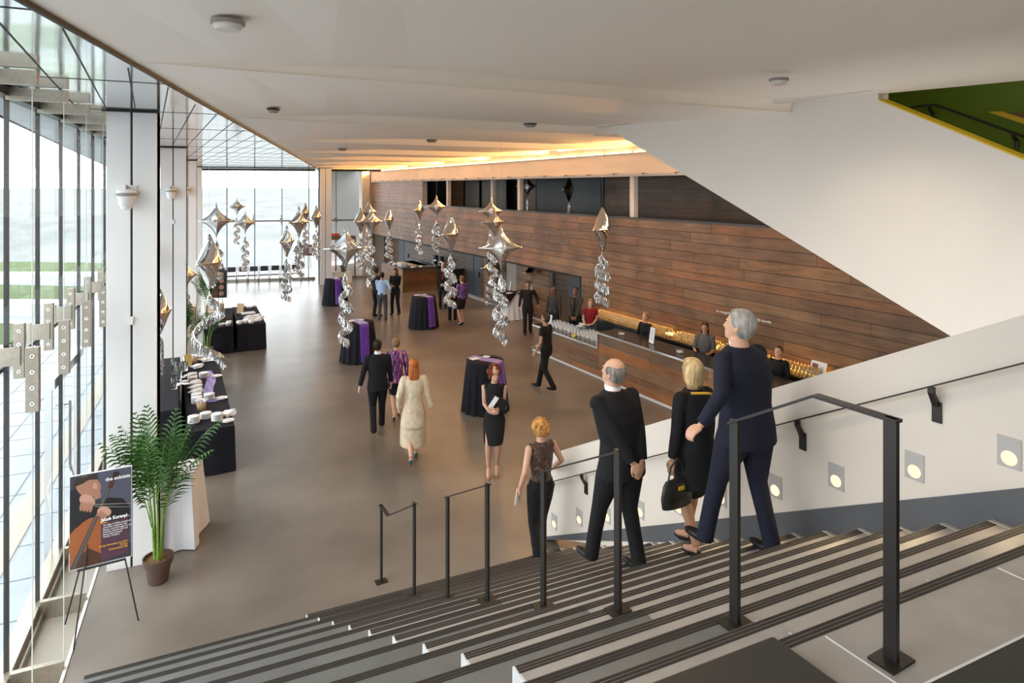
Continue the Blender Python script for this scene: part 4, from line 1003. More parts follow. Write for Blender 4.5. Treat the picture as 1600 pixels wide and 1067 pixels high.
# ================================================================ BUFFET
def clothbox(name,x0,x1,y0,y1,z,label,rz=0,loc=(0,0,0),flare=.03,mt='blackcloth',fold=.012,seed=1):
    r=empty(name,loc,rz,label,'buffet table')
    b=MB(); vs=[];fs=[]; per=[]
    def edge(ax,ay,bx,by,n): 
        for k in range(n): t=k/n; per.append((ax+(bx-ax)*t,ay+(by-ay)*t))
    nx=max(6,int((x1-x0)/.06)); nyy=max(6,int((y1-y0)/.06))
    edge(x0,y0,x1,y0,nx); edge(x1,y0,x1,y1,nyy); edge(x1,y1,x0,y1,nx); edge(x0,y1,x0,y0,nyy)
    cx,cy_=(x0+x1)/2,(y0+y1)/2; n=len(per); rr=random.Random(seed)
    for i,t in enumerate((0,.02,.25,.5,.75,1.0)):
        for k,(x,y) in enumerate(per):
            dx=(1 if x>=x1-1e-6 else -1 if x<=x0+1e-6 else 0); dy=(1 if y>=y1-1e-6 else -1 if y<=y0+1e-6 else 0)
            o=flare*t+fold*t*math.sin(k*.9+1.3*math.sin(k*.23)); o= o if t>0 else -.006
            vs.append((x+dx*o,y+dy*o,z-(z-.012)*t if t>0 else z+.004))
    for i in range(5):
        for k in range(n): fs.append((i*n+k,i*n+(k+1)%n,(i+1)*n+(k+1)%n,(i+1)*n+k))
    fs.append(tuple(range(n))); b.add(vs,fs); b.build('tablecloth',M[mt],r,smooth=False)
    b=MB(); b.box((x0+.03,y0+.03,z-.04),(x1-.03,y1-.03,z-.005)); b.build('table_board',M['black'],r)
    for sx in (x0+.08,x1-.08):
        for sy in (y0+.08,y1-.08):
            b=MB(); b.tube([(sx,sy,0.01),(sx,sy,z-.04)],.015,6); b.build('leg',M['black'],r)
    return r
clothbox('buffet_table',-.36,.37,-2.6,2.6,.76,'long near buffet table in black cloth behind the nearest column and palm',R_(3.2),(-.27,14.45,0),seed=2)
rb_=empty('buffet_riser',(0,0,0),R_(2.5),'raised black-draped platform at the left of the near buffet with vases on it','riser')
b=MB(); b.box((-.62,12.45,0.0),(-.06,16.3,.97)); b.build('riser_cloth',M['blackcloth'],rb_,bevel=.02)
rb_.location=(-.02,.06,0)
clothbox('buffet_table',-.38,.38,-1.6,1.6,.76,'right half of the far buffet in black cloth, nearest the open floor',R_(2),(.83,22.05,0),seed=3)
clothbox('buffet_table',-.38,.38,-1.6,1.6,.76,'left half of the far buffet in black cloth, beside the crates and palms',R_(-1),(.02,21.95,0),seed=4)
clothbox('draped_stand',-.15,.15,-.3,.3,.95,'small stand under a white cloth behind the potted palm',R_(-12),(-.42,9.88,0),flare=.05,mt='whitecloth',fold=.03,seed=5)
def T1(x,y,z): # near buffet local -> world
    a=R_(3.2); return (-.27+x*math.cos(a)-y*math.sin(a),14.45+x*math.sin(a)+y*math.cos(a),z+.766)
b=MB(); vs=[];fs=[]
for i in range(24):
    y=-1.15+2.3*i/23; c=.10+.05*math.sin(y*3)
    for j in range(6): x=c-.09+.18*j/5; vs.append(T1(x,y,.004+.006*math.sin(i*1.1+j*1.7)+.006))
for i in range(23):
    for j in range(5): fs.append((i*6+j,i*6+j+1,(i+1)*6+j+1,(i+1)*6+j))
b.add(vs,fs); tag(b.build('table_runner',M['purple'],smooth=True),'crumpled purple satin runner along the near buffet table','runner')
def plates(x,y,n,label,grp,rad=.095,T=T1):
    r=empty('plate_stack',T(x,y,0),0,label,'plates',grp)
    for k in range(n):
        b=MB(); b.lathe([(0,0),(rad*.6,0),(rad,.010),(rad,.013),(rad*.6,.004),(0,.004)],20); o=b.build('plate',M['white_gloss'],r,smooth=True); o.location=(0,0,.0095*k)
plates(-.16,-1.05,12,'tall white plate stack near the wooden cutlery basket at the near end','plate stacks on the near buffet')
plates(-.16,-.80,11,'white plate stack left of the runner, second from the near end','plate stacks on the near buffet')
plates(.05,-.95,12,'white plate stack right beside the near end of the runner','plate stacks on the near buffet')
plates(-.2,.52,9,'white plate stack left of the runner near its far end','plate stacks on the near buffet')
plates(-.2,.80,9,'white plate stack nearest the napkin fans at the far end','plate stacks on the near buffet')
plates(.02,.68,11,'white plate stack touching the far end of the runner','plate stacks on the near buffet')
plates(-.24,-2.15,12,'plate stack at the near left corner of the buffet behind the palm','plate stacks on the near buffet')
plates(-.05,-2.0,10,'plate stack at the near edge, between the palm leaves and the napkins','plate stacks on the near buffet')
plates(.12,-2.2,12,'plate stack at the near edge of the buffet, right behind the palm','plate stacks on the near buffet')
plates(-.26,2.3,10,'grey-white plate stack at the far left corner of the near buffet','plate stacks on the near buffet')
plates(-.02,2.35,8,'plate stack at the far end beside the wooden basket','plate stacks on the near buffet')
def napfan(x,y,l,g='napkin fans on the near buffet',T=T1,s=1.0):
    r=empty('napkin_pile',T(x,y,0),rnd.uniform(-.4,.4),l,'napkins',g); b=MB()
    for k in range(5):
        a=-.5+.25*k; c,s_=math.cos(a),math.sin(a); z=.012*k
        b.add([(-.11*c*s,-.11*s_*s,z),(.03*s_,-.10*c*s,z+.006),(.13*c*s,.13*s_*s,z+.03),(-.02,.10*c*s,z+.012),(-.11*c*s,-.11*s_*s,z+.01),(.03*s_,-.10*c*s,z+.016),(.13*c*s,.13*s_*s,z+.035),(-.02,.10*c*s,z+.022)],[(0,3,2,1),(4,5,6,7),(0,1,5,4),(1,2,6,5),(2,3,7,6),(3,0,4,7)])
    b.build('folded_napkins',M['paper'],r)
for y,l in ((-.42,'nearest of the three white napkin fans left of the runner'),(-.12,'middle of the three white napkin fans left of the runner'),(.2,'farthest of the three white napkin fans left of the runner')): napfan(-.18,y,l,s=1.2)
napfan(.28,-2.05,'flat napkin spread on the near right corner of the buffet',s=1.3); napfan(.12,2.1,'white leaflets and napkins at the far right corner of the near buffet',s=1.6); napfan(-.1,1.55,'folded white napkins just beyond the far plate stacks',s=1.2)
def board_food(x,y,l,T=T1):
    r=empty('serving_dish',T(x,y,0),0,l,'dish','small white dishes on the runner side'); b=MB(); b.lathe([(0,0),(.09,0),(.115,.02),(.115,.026),(.08,.012),(0,.010)],8); b.build('dish',M['white_gloss'],r); b=MB(); b.ell((0,0,.022),(.07,.05,.014),10); b.build('napkin',M['paper'],r)
board_food(.26,.62,'white octagonal dish right of the runner, far one'); board_food(.26,-1.0,'white octagonal dish right of the runner, near one'); board_food(.27,-2.35,'white octagonal dish at the near corner of the buffet')
def cutlery(x,y,l,T=T1):
    r=empty('cutlery_basket',T(x,y,0),0,l,'basket','wicker cutlery baskets'); b=MB(); b.lathe([(0,0),(.07,0),(.085,.16),(.078,.16),(.065,.01)],16); b.build('basket',M['basket'],r,smooth=True)
    b=MB()
    for k in range(10):
        a=k*.63; b.add([(.05*math.cos(a),.05*math.sin(a),.1),(.06*math.cos(a+.5),.06*math.sin(a+.5),.1),(.12*math.cos(a+.3),.12*math.sin(a+.3),.19),(.02*math.cos(a),.02*math.sin(a),.21)],[(0,1,2,3)])
    b.build('napkin',M['paper'],r)
cutlery(-.1,-1.5,'wicker cutlery basket stuffed with napkins at the near end of the buffet'); cutlery(-.14,2.0,'wicker cutlery basket with napkins at the far end of the near buffet')
for (x,y,hh,rr_,l) in ((-.62,14.35,.36,.055,'tallest glass cylinder vase on the raised platform'),(-.72,14.9,.30,.055,'glass cylinder vase with greenery on the raised platform, behind the tall one'),(-.55,15.05,.18,.075,'short wide glass vase on the raised platform'),(-.66,13.75,.22,.05,'glass vase nearest the camera on the raised platform')):
    r=empty('glass_vase',(x-.11,y,.975),0,l,'vase','glass vases on the raised platform'); b=MB(); b.lathe([(0,0.004),(rr_,0),(rr_,hh),(rr_-.005,hh),(rr_-.005,.012),(0,.012)],18); b.build('vase_glass',M['clear'],r,smooth=True)
    b=MB()
    for k in range(6): b.ell((rr_*.4*math.cos(k),rr_*.4*math.sin(k),.03+.012*k),(.018,.018,.014),7)
    b.build('pebbles',mat('river_pebble',(.25,.22,.18),.6) if 'river_pebble' not in bpy.data.materials else bpy.data.materials['river_pebble'],r)
    b=MB()
    for k in range(3): b.tube([(0,0,.05),(.02*math.cos(k*2),.02*math.sin(k*2),hh*.8)],.004,5)
    b.build('stalk',M['stem'],r)
for k,(x,y) in enumerate(((-.60,14.05),(-.52,14.2),(-.66,13.95),(-.5,14.0),(-.58,14.5),(-.5,14.62))):
    b=MB(); b.lathe([(0,0),(.05,0),(.065,.014),(.06,.016),(0,.006)],12); tag(b.build('saucer',M['white_gloss'],loc=(x-.08,y,.975),smooth=True),'small white saucer among the vases on the raised platform','saucer','saucers on the raised platform')
b=MB(); b.add([(0,0,0),(.14,0,0),(.14,.05,.24),(0,.05,.24),(0,.012,0),(.14,.012,0),(.14,.062,.24),(0,.062,.24)],[(0,1,2,3),(7,6,5,4),(0,4,5,1),(1,5,6,2),(2,6,7,3),(3,7,4,0)]); tag(b.build('menu_card',mat('gold_card',(.5,.35,.10),.5),loc=(-.66,15.35,.975),rz=.3),'gold menu card standing on the raised platform behind the vases','menu card')
def T2(x,y,z): return (.83+x,22.05+y,z+.766)
def T3(x,y,z): return (.02+x,21.95+y,z+.766)
for k,(x,y) in enumerate(((-.28,-1.45),(-.12,-1.38),(.04,-1.48))): 
    b=MB(); b.lathe([(0,0),(.07,0),(.09,.05),(.085,.10),(0,.105)],14); tag(b.build('white_bowl',M['white_gloss'],loc=T2(x,y,0),smooth=True),'stacked white bowls on the near edge of the far buffet','bowl','bowls on the far buffet')
for k,(x,y) in enumerate(((.2,-1.2),(.28,-.9),(.05,-.95),(-.1,-1.1),(.22,-.55),(0,-.6))): napfan(x,y,'white napkin or leaflet on the right half of the far buffet','napkins on the far buffet',T2,1.3)
for k,(x,y) in enumerate(((-.2,1.3),(-.05,1.4),(.1,1.25),(.25,1.35))): plates(x,y,6,'white plate stack on the far edge of the far buffet','far plate stacks',.085,T2)
b=MB(); b.box((-.2,-.14,0),(.2,.14,.03)); tag(b.build('white_tray',M['paper'],loc=T2(.02,.2,.0),rz=.1),'white rectangular tray in the middle of the far buffet','tray')
b=MB(); b.add([(0,0,0),(.2,0,0),(.2,.08,.30),(0,.08,.30),(0,.02,0),(.2,.02,0),(.2,.1,.30),(0,.1,.30)],[(0,1,2,3),(7,6,5,4),(0,4,5,1),(1,5,6,2),(2,6,7,3),(3,7,4,0)]); tag(b.build('menu_board',M['basket'],loc=T2(-.32,.35,.0),rz=-.3),'small brown board standing on the far buffet','board')
for k,(x,y) in enumerate(((.05,-1.4),(.22,-1.42),(.25,-1.15))): 
    b=MB(); b.lathe([(0,0),(.06,0),(.085,.06),(.08,.08),(0,.085)],14); tag(b.build('white_bowl',M['white_gloss'],loc=T3(x,y,0),smooth=True),'white bowl on the left half of the far buffet','bowl','bowls on the left far buffet')
for k,(x,y,z,sx,sy,l) in enumerate(((-.12,-.35,0,.42,.34,'pale wooden crate on the left far buffet, nearest'),(-.12,1.0,0,.5,.34,'pale wooden crate at the far end of the left far buffet'),(-.95,1.5,-.766,.5,.6,'pale wooden crate standing left of the far buffet'))):
    r=empty('wooden_crate',T3(x,y,z),0,l,'crate'); b=MB(); hh=.26 if z>-.1 else .95
    b.box((-sx/2,-sy/2,0),(sx/2,-sy/2+.02,hh)); b.box((-sx/2,sy/2-.02,0),(sx/2,sy/2,hh)); b.box((-sx/2,-sy/2,0),(-sx/2+.02,sy/2,hh)); b.box((sx/2-.02,-sy/2,0),(sx/2,sy/2,hh)); b.box((-sx/2,-sy/2,hh-.03),(sx/2,sy/2,hh-.01)); b.build('crate_body',M['pale'],r)
    b=MB(); b.lathe([(0,0),(.05,0)],14); o=b.build('hand_hole',M['seam'],r); o.rotation_euler=(R_(90),0,0); o.location=(0,-sy/2-.002,hh*.5)
# ================================================================ PALMS
def palm(loc,seed,label,H=1.75,nst=6,nfr=13,pot=True,scale=1.0,spread=1.0):
    r=empty('potted_palm',loc,0,label,'palm plant','potted palms'); rr=random.Random(seed)
    if pot:
        b=MB(); b.lathe([(0,0),(.105,0),(.115,.02),(.145,.22),(.165,.225),(.172,.30),(.158,.30),(.15,.25),(0,.25)],28); b.build('pot',M['pot'],r,smooth=False)
        pt_=r.children[0]; b=MB(); b.lathe([(0,.285),(.08,.28),(.156,.265)],20); b.build('soil',M['soil'],pt_)
    tips=[]
    for k in range(nst):
        a=2*math.pi*k/nst+rr.uniform(-.3,.3); rad=.03+.03*rr.random(); hh=H*rr.uniform(.30,.5)
        pts=[(rad*math.cos(a)*(1+t*1.2),rad*math.sin(a)*(1+t*1.2),.25+hh*t) for t in (0,.25,.5,.75,1)]
        b=MB(); b.tube(pts,[.017,.015,.013,.011,.009],8); b.build('stem',M['stem'],r); tips.append((pts[-1],a))
    for k in range(nfr):
        tp,a0=tips[k%nst]; a=a0+rr.uniform(-.9,.9); L=H*rr.uniform(.46,.66)*scale; tilt=rr.uniform(.12,.75)*spread; hz=rr.uniform(-.35,0)*H*.35
        base=Vector((tp[0],tp[1],tp[2]+hz)); pts=[]; p=base.copy(); el=math.pi/2-tilt*.5
        N=20
        for i in range(N+1):
            pts.append(p.copy()); el-= (tilt*1.15)/N*(.4+1.4*i/N); d=Vector((math.cos(a)*math.cos(el),math.sin(a)*math.cos(el),math.sin(el))); p=p+d*(L/N)
        b=MB(); b.tube(pts,[.006-.0045*i/N for i in range(N+1)],5,mi=1)
        side=Vector((-math.sin(a),math.cos(a),0))
        for i in range(5,N+1):
            t=i/N; ln=.27*H/1.75*math.sin(math.pi*(.18+.78*(t-.22)/.8))*scale; d=(pts[min(i+1,N)]-pts[i-1]).normalized(); up=side.cross(d).normalized()
            for s_ in(-1,1):
                dv=(side*s_*.85+d*.62+up*.22*rr.uniform(.3,1.3)).normalized(); w=.0125*H/1.75
                q0=pts[i]; q1=q0+dv*ln*.5+Vector((0,0,-.01*ln)); q2=q0+dv*ln-Vector((0,0,ln*.28)); wv=d*w
                b.add([q0-wv*.5,q0+wv*.5,q1+wv,q1-wv,q2],[(0,1,2,3),(3,2,4)])
        b.build('frond',[M['leaf'],M['stem']],r)
    return r
palm((-.67,8.93,0),4,'large potted palm in a brown pot beside the poster easel',H=1.84,nst=7,nfr=20,spread=.9)
palm((-.85,19.0,0),9,'leafy palm standing behind the second column beside the buffet, nearer one',H=1.7,nst=5,nfr=14,spread=.8)
palm((-.3,20.0,0),12,'leafy palm at the near left of the far buffet, over the crates',H=1.2,nst=5,nfr=12,spread=1.1)
palm((-.35,24.3,0),13,'leafy palm behind the far buffet beside the third column',H=1.9,nst=5,nfr=13,spread=.7)
rr_=empty('plant_pedestal',(5.62,33.2,0),0,'white pedestal block beside the far white column','pedestal'); b=MB(); b.box((-.45,-.3,0),(.45,.3,.55)); b.build('block',M['white'],rr_)
palm((5.7,33.1,.55),14,'palm on the white pedestal right of the far column',H=1.35,nst=5,nfr=11,spread=.7)
# ================================================================ EASEL AND POSTER
ez=empty('easel',(-1.15,8.2,0),R_(6),'black folding easel holding the poster by the left window','easel')
for (x,y,x2,y2) in ((-.24,-.22,-.06,.06),(.34,-.03,.06,.06),(-.35,.30,-.0,.10)):
    b=MB(); b.tube([(x,y,.0),(x2,y2,1.55)],.008,6); b.build('leg',M['black'],ez)
b=MB(); b.box((-.22,-.07,.72),(.22,-.03,.735)); b.build('ledge',M['black'],ez)
ps=empty('poster_board',(-1.15,8.14,.745),R_(5),'large printed poster of a cellist on the easel by the left window','poster')
PW,PH=.57,.97
def pp(x,z,d=0): return (x*PW-PW/2, .05*z-.002-d, z*PH)
b=MB(); b.add([pp(0,0,.0),pp(1,0),pp(1,1),pp(0,1),(pp(0,0)[0],.018,0),(pp(1,0)[0],.018,0),(pp(1,1)[0],.068,PH),(pp(0,1)[0],.068,PH)],[(0,1,2,3),(7,6,5,4),(0,4,5,1),(1,5,6,2),(2,6,7,3),(3,7,4,0)]); b.build('board',M['paper'],ps)
def pm(n,c): return mat('print_'+n,c,.45)
PMS=[pm('night',(.035,.032,.045)),pm('black',(.006,.005,.006)),pm('face',(.36,.17,.11)),pm('cello',(.30,.085,.02)),pm('plum',(.075,.028,.05)),pm('board',(.03,.03,.035)),pm('slate',(.075,.075,.11)),pm('string',(.35,.3,.25)),pm('hair',(.03,.015,.012)),pm('pale',(.52,.28,.20)),pm('darkwood',(.07,.022,.01)),pm('gold',(.75,.42,.02))]
dep=[.0008]
b=MB()
def poly(pts,mi): dep[0]+=.00025; b.add([pp(x,z,dep[0]) for x,z in pts],[tuple(range(len(pts)))],mi)
def oval(cx,cz,rx,rz,mi,rot=0,n=20): poly([(cx+rx*math.cos(a)*math.cos(rot)-rz*math.sin(a)*math.sin(rot),cz+rx*math.cos(a)*math.sin(rot)+rz*math.sin(a)*math.cos(rot)) for a in [2*math.pi*k/n for k in range(n)]],mi)
poly([(.008,.006),(.992,.006),(.992,.994),(.008,.994)],0); poly([(.55,.25),(.992,.15),(.992,.994),(.45,.994)],6)
poly([(.008,.35),(.30,.28),(.95,.30),(.97,.55),(.85,.66),(.62,.70),(.35,.62),(.10,.86),(.008,.84)],1)
oval(.28,.30,.30,.20,3,.4); poly([(.008,.006),(.30,.006),(.52,.12),(.54,.40),(.30,.48),(.10,.44),(.008,.38)],3); poly([(.008,.006),(.52,.006),(.52,.10),(.3,.2),(.1,.1)],10)
oval(.30,.86,.20,.115,2,-.25); poly([(.05,.88),(.12,.97),(.40,.98),(.44,.92),(.30,.93),(.2,.90)],8); oval(.40,.84,.035,.05,9); poly([(.34,.84),(.48,.80),(.50,.72),(.40,.70)],2)
poly([(.02,.02),(.10,.006),(.66,.80),(.60,.80)],5); poly([(.05,.02),(.055,.02),(.62,.80),(.615,.80)],7); poly([(.08,.02),(.085,.02),(.64,.80),(.635,.80)],7)
poly([(.60,.80),(.68,.80),(.76,.93),(.70,.96)],10); oval(.74,.94,.06,.03,8)
oval(.28,.71,.13,.065,9,-.35); 
for k in range(4): oval(.19+.05*k,.665-.012*k,.028,.055,2,-.3)
oval(.55,.555,.115,.055,9,-.2)
for k in range(4): oval(.47+.03*k,.55-.018*k,.055,.014,2,.35)
poly([(.40,.65),(.99,.585),(.99,.59),(.40,.658)],7); poly([(.40,.63),(.99,.545),(.99,.549),(.40,.637)],7)
poly([(.50,.03),(.94,.06),(.94,.44),(.50,.44)],4); poly([(.50,.432),(.60,.432),(.60,.440),(.50,.440)],11)
pp_=b.build('poster_print',PMS,ps)
def ptext(body,x,z,size,m_,bold=0.0,align='LEFT',sx=1.0):
    o=text_obj('poster_lettering',body,size,m_,pp_,extrude=.0004,bold=bold,align=align)
    o.rotation_euler=(R_(87),0,0); o.location=pp(x,z,.0105); o.scale=(sx,1,1); return o
WHT=mat('print_white',(.8,.8,.78),.5)
ptext('the soloists',.57,.885,.050,WHT,.0016); ptext('Jakob Koranyi',.50,.455,.050,WHT,.0018,sx=.85); ptext('- cello',.84,.455,.026,WHT)
ptext('The Elgar in B-flat, praised and\nadored by audiences with\nbeauty, soul and range, for his\nimmense warmth and rare\nfinesse and virtuosic\nCharmy Tchaikoi.',.53,.40,.024,WHT,.0003,sx=.9)
ptext('Sunday November 23, 2014\n7:30 pm\nConservatory Hall',.93,.18,.026,PMS[11],.0004,'RIGHT',sx=.9)
# second poster by the far buffet and a third one at the far glass
def easel_poster(loc,rz,label,w,h,cols,z=.9,el='thin easel'):
    r=empty('poster_board',loc,rz,label,'poster'); b=MB(); b.box((-w/2,0,z),(w/2,.015,z+h)); b.build('board',M['black'],r)
    b=MB(); b.box((-w/2+.01,-.002,z+.01),(0,0,z+h-.01),0); b.box((0,-.002,z+.01),(w/2-.01,0,z+h-.01),1)
    for k in range(4): b.ell((w*.22,-.003,z+.15+k*(h-.3)/3),(w*.13,.002,h*.09),10,2)
    b.build('poster_print',cols,r)
    for s_ in(-1,1): b=MB(); b.tube([(s_*w*.4,-.05,0),(s_*.05,.03,z+h)],.008,6); b.build('leg',M['black'],r)
    b=MB(); b.tube([(0,.35,0),(0,.03,z+h)],.008,6); b.build('leg',M['black'],r)
easel_poster((-.05,25.3,0),R_(-10),'dark red poster with faces beyond the far buffet',.62,.98,[pm('maroon',(.10,.012,.01)),pm('black2',(.01,.008,.008)),pm('skin2',(.38,.2,.15))],z=.85)
easel_poster((4.05,33.9,0),R_(-15),'small dark poster on an easel against the far glass, left of the white column',.7,.55,[pm('grey3',(.18,.15,.13)),pm('red3',(.20,.05,.03)),pm('pale3',(.5,.45,.42))],z=1.35)
b=MB(); b.prism([far(4.9,1.0)[:2],far(5.35,1.0)[:2],far(5.35,1.06)[:2],far(4.9,1.06)[:2]],1.95,2.3); b.prism([far(5.1,1.02)[:2],far(5.14,1.02)[:2],far(5.14,1.05)[:2],far(5.1,1.05)[:2]],-.03,1.95); tag(b.build('outdoor_sign',M['orange_sign']),'orange red sign board outside the far glass door','sign')
# ================================================================ CHAIRS at the far glass
def chair(loc,rz):
    r=empty('stacking_chair',loc,rz,'black padded stacking chair in the row before the far glass wall','chair','black chairs in a row by the far glass')
    b=MB(); b.box((-.22,-.22,.43),(.22,.2,.47)); b.build('seat',M['black'],r,bevel=.015)
    b=MB(); b.add([(-.19,.20,.60),(.19,.20,.60),(.18,.27,.84),(-.18,.27,.84),(-.19,.23,.60),(.19,.23,.60),(.18,.30,.84),(-.18,.30,.84)],[(0,1,2,3),(7,6,5,4),(0,4,5,1),(1,5,6,2),(2,6,7,3),(3,7,4,0)]); b.build('backrest',M['black'],r,bevel=.012)
    for s_ in(-1,1):
        b=MB(); b.tube([(s_*.23,-.21,.43),(s_*.24,-.25,.0)],.011,6); b.build('leg',M['black'],r)
        b=MB(); b.tube([(s_*.22,.28,.84),(s_*.225,.20,.45),(s_*.24,.26,.0)],.011,6); b.build('leg',M['black'],r)
    b=MB(); b.tube([(-.23,-.2,.42),(.23,-.2,.42)],.009,6); b.build('cross_bar',M['black'],r)
    return r
c0_=chair((.05,34.6,0),R_(-8))
for k in range(1,8):
    c=copy_tree(c0_); c.location=(.05+.50*k,34.6-.03*k,0); c.rotation_euler=(0,0,R_(-8+3*math.sin(k*2)))
# the leftmost and rightmost are named apart
c0_['label']='black padded stacking chair at the left end of the row, behind the poster'; c['label']='black padded stacking chair at the right end of the row'
# ================================================================ CEILING FITTINGS
def disc(x,y,l,r_=.10,slot=False):
    o=empty('ceiling_fixture',(x,y,CZ),0,l,'ceiling fixture')
    b=MB(); b.lathe([(0,-.035),(r_*.8,-.035),(r_,-.012),(r_,.02)],24); b.build('cover',M['white'] if not slot else M['greybox'],o,smooth=False)
    b=MB(); b.lathe([(r_*1.0,-.004),(r_*1.15,-.002),(r_*1.15,.02)],24); b.build('rim',M['seam'] if slot else M['greybox'],o)
disc(.05,4.25,'round white detector on the ceiling near the top left',.085); disc(4.68,4.41,'round white detector on the ceiling near the right wall',.075)
disc(.63,8.72,'dark ringed ceiling downlight by the mirrored soffit',.07,True); disc(4.43,9.11,'dark ringed ceiling downlight in the middle of the second fold',.09,True); disc(4.07,13.08,'dark ringed ceiling downlight in the third fold',.10,True); disc(2.9,17.0,'dark ringed ceiling downlight in the fourth fold',.10,True)
# ================================================================ BALLOONS
def star_mesh():
    n=96; out=[]
    def R(a):     # four long concave points
        c,s=abs(math.cos(a)),abs(math.sin(a)); p=.64
        q=(c**p+s**p)**(-1/p); return .5*q
    pts=[(R(2*math.pi*k/n)*math.cos(2*math.pi*k/n),R(2*math.pi*k/n)*math.sin(2*math.pi*k/n)) for k in range(n)]
    pts=[(x*.98,z*1.0) for x,z in pts]
    def dist(x,z):
        m=9
        for k in range(n):
            x0,z0=pts[k];x1,z1=pts[(k+1)%n]; dx,dz=x1-x0,z1-z0; t=max(0,min(1,((x-x0)*dx+(z-z0)*dz)/(dx*dx+dz*dz))); m=min(m,math.hypot(x-x0-t*dx,z-z0-t*dz))
        return m
    d0=dist(0,0); rings=14; vs=[(0,-.175,0)]
    grid=[]
    for i in range(1,rings+1):
        rho=i/rings; rho=1-(1-rho)**1.25; row=[]
        for k in range(n):
            x,z=pts[k][0]*rho,pts[k][1]*rho; d=dist(x,z) if i<rings else 0; q=min(1,d/d0); h=.175*math.sin(math.pi/2*min(1,q**.62))
            h*= 1+.05*math.sin(k*2.0)*(1-q); row.append(len(vs)); vs.append((x,-h,z))
        grid.append(row)
    fs=[]
    for k in range(n): fs.append((0,grid[0][k],grid[0][(k+1)%n]))
    for i in range(rings-1):
        for k in range(n): fs.append((grid[i][k],grid[i+1][k],grid[i+1][(k+1)%n],grid[i][(k+1)%n]))
    m=len(vs); vs2=vs+[(x,-y,z) for x,y,z in vs]; fs2=fs+[tuple(i+m for i in reversed(f)) for f in fs]
    b=MB(); b.add(vs2,fs2); return b
def tinsel_mesh(L=1.25,R=.11,turns=3.6,seed=1,straight=False):
    rr=random.Random(seed); b=MB(); N=420
    pts=[]
    for i in range(N+1):
        t=i/N; a=2*math.pi*turns*t; rad=0 if straight else R*min(1,t*4)
        pts.append(Vector((rad*math.cos(a),rad*math.sin(a),-.05-L*t)))
    b.tube(pts[::4],.008,5)
    for i in range(8,N):
        p=pts[i]
        for q in range(3):
            a=rr.uniform(0,2*math.pi); l=rr.uniform(.08,.17); o=Vector((math.cos(a)*.07*rr.random(),math.sin(a)*.04*rr.random(),-l)); w=Vector((rr.uniform(-1,1),rr.uniform(-1,1),0)).normalized()*.0055
            m=p+o*.5+Vector((math.cos(a),math.sin(a),0))*.022
            b.add([p-w,p+w,m+w,m-w,p+o+w,p+o-w],[(0,1,2,3),(3,2,4,5)])
    return b
starb=star_mesh(); _sm=[None]; _tm={}
def balloon(u,v,hpx,ang,label,tail=1.25,turns=3.6,foil='silver',tailR=.11,dz=0,cord=True,size=.9,dist=None,straight=False):
    d=dist or FPX*size/hpx; k=(u-800)/FPX; a=R_(YAW)
    loc=Vector((d*(math.sin(a)+k*math.cos(a)), d*(math.cos(a)-k*math.sin(a)), EYE-(v-293)/FPX*d))
    view=math.atan2(loc.x,loc.y)
    r=empty('star_balloon',loc,-view+R_(ang),label,'balloon','silver star balloons')
    if _sm[0] is None:
        o=starb.build('foil_star',M['silver'],None,smooth=True); _sm[0]=o
    else: o=_sm[0].copy(); COL.objects.link(o)
    o.parent=r; o.scale=(size,size,size)
    key=(round(tail,2),turns,tailR,straight)
    if key not in _tm:
        t=tinsel_mesh(tail,tailR,turns,len(_tm),straight).build('tinsel_tail',M['tinsel'],None); _tm[key]=t
    else: t=_tm[key].copy(); COL.objects.link(t)
    t.parent=r; t.location=(0,0,-size*.5+.03); t.rotation_euler=(0,0,ang+u)
    if cord:
        b=MB(); top=CZ-loc.z-.02; b.tube([(0,0,size*.49),(0,0,max(top,size*.5+.05))],.0016,4); b.build('cord',M['steel'],r)
    return r
BL=[(338,345,58,8,'large silver star balloon facing front by the far glass, leftmost of three stars',1.0),
(370,323,30,15,'small silver star balloon, highest and farthest before the far glass',1.2),
(383,348,38,14,'mid-sized silver star balloon with spiral tail right of the big star at the far glass',1.2),
(327,409,88,66,'biggest edge-on silver balloon, hanging over the buffet with a sweeping tinsel tail',1.15),
(291,430,45,20,'silver star balloon half hidden behind the second column',1.0),
(250,487,72,60,'silver balloon peeking out between the first two columns over the vases',.9),
(448,377,50,62,'narrow silver balloon over the right end of the chair row',1.1),
(467,347,50,45,'silver balloon at the left of the trio near the far white column',1.0),
(477,332,30,62,'small silver balloon behind and above the trio near the far column',1.2),
(494,339,36,62,'narrow silver balloon just left of the far white column',1.1),
(540,388,72,8,'large silver star balloon with spiral tail above the middle left cocktail table',1.3),
(563,345,42,60,'narrow silver balloon right of the far white column',1.0),
(576,331,37,40,'silver balloon behind its neighbour at the left end of the wood wall',1.2),
(580,346,46,30,'silver star balloon with long tail at the left end of the wood wall',1.4),
(608,343,35,66,'slim silver balloon hanging over the far coffee counter door',1.0),
(655,328,35,58,'silver balloon with spiral tail in front of the far balcony corner',1.2),
(682,323,38,12,'silver star balloon facing front near the top of the far wood wall',1.1),
(704,365,60,64,'edge-on silver balloon over the man with a tie near the coffee counter',1.15),
(768,330,44,12,'upper star of the stacked trio of silver balloons',1.3),
(772,347,48,30,'middle star of the stacked trio of silver balloons',1.5),
(783,387,75,6,'lowest and largest star of the stacked trio of silver balloons',1.25),
(941,358,70,66,'single edge-on silver balloon before the wood wall above the bar',.95),]
for (u,v,h,an,l,tl) in BL:
    if (u,v)==(327,409): balloon(u,v,h,an,l,1.15,1.35,tailR=.22)
    elif (u,v)==(250,487): balloon(u,v,h,an,l,.62,1,straight=True)
    else: balloon(u,v,h,an,l,tl)
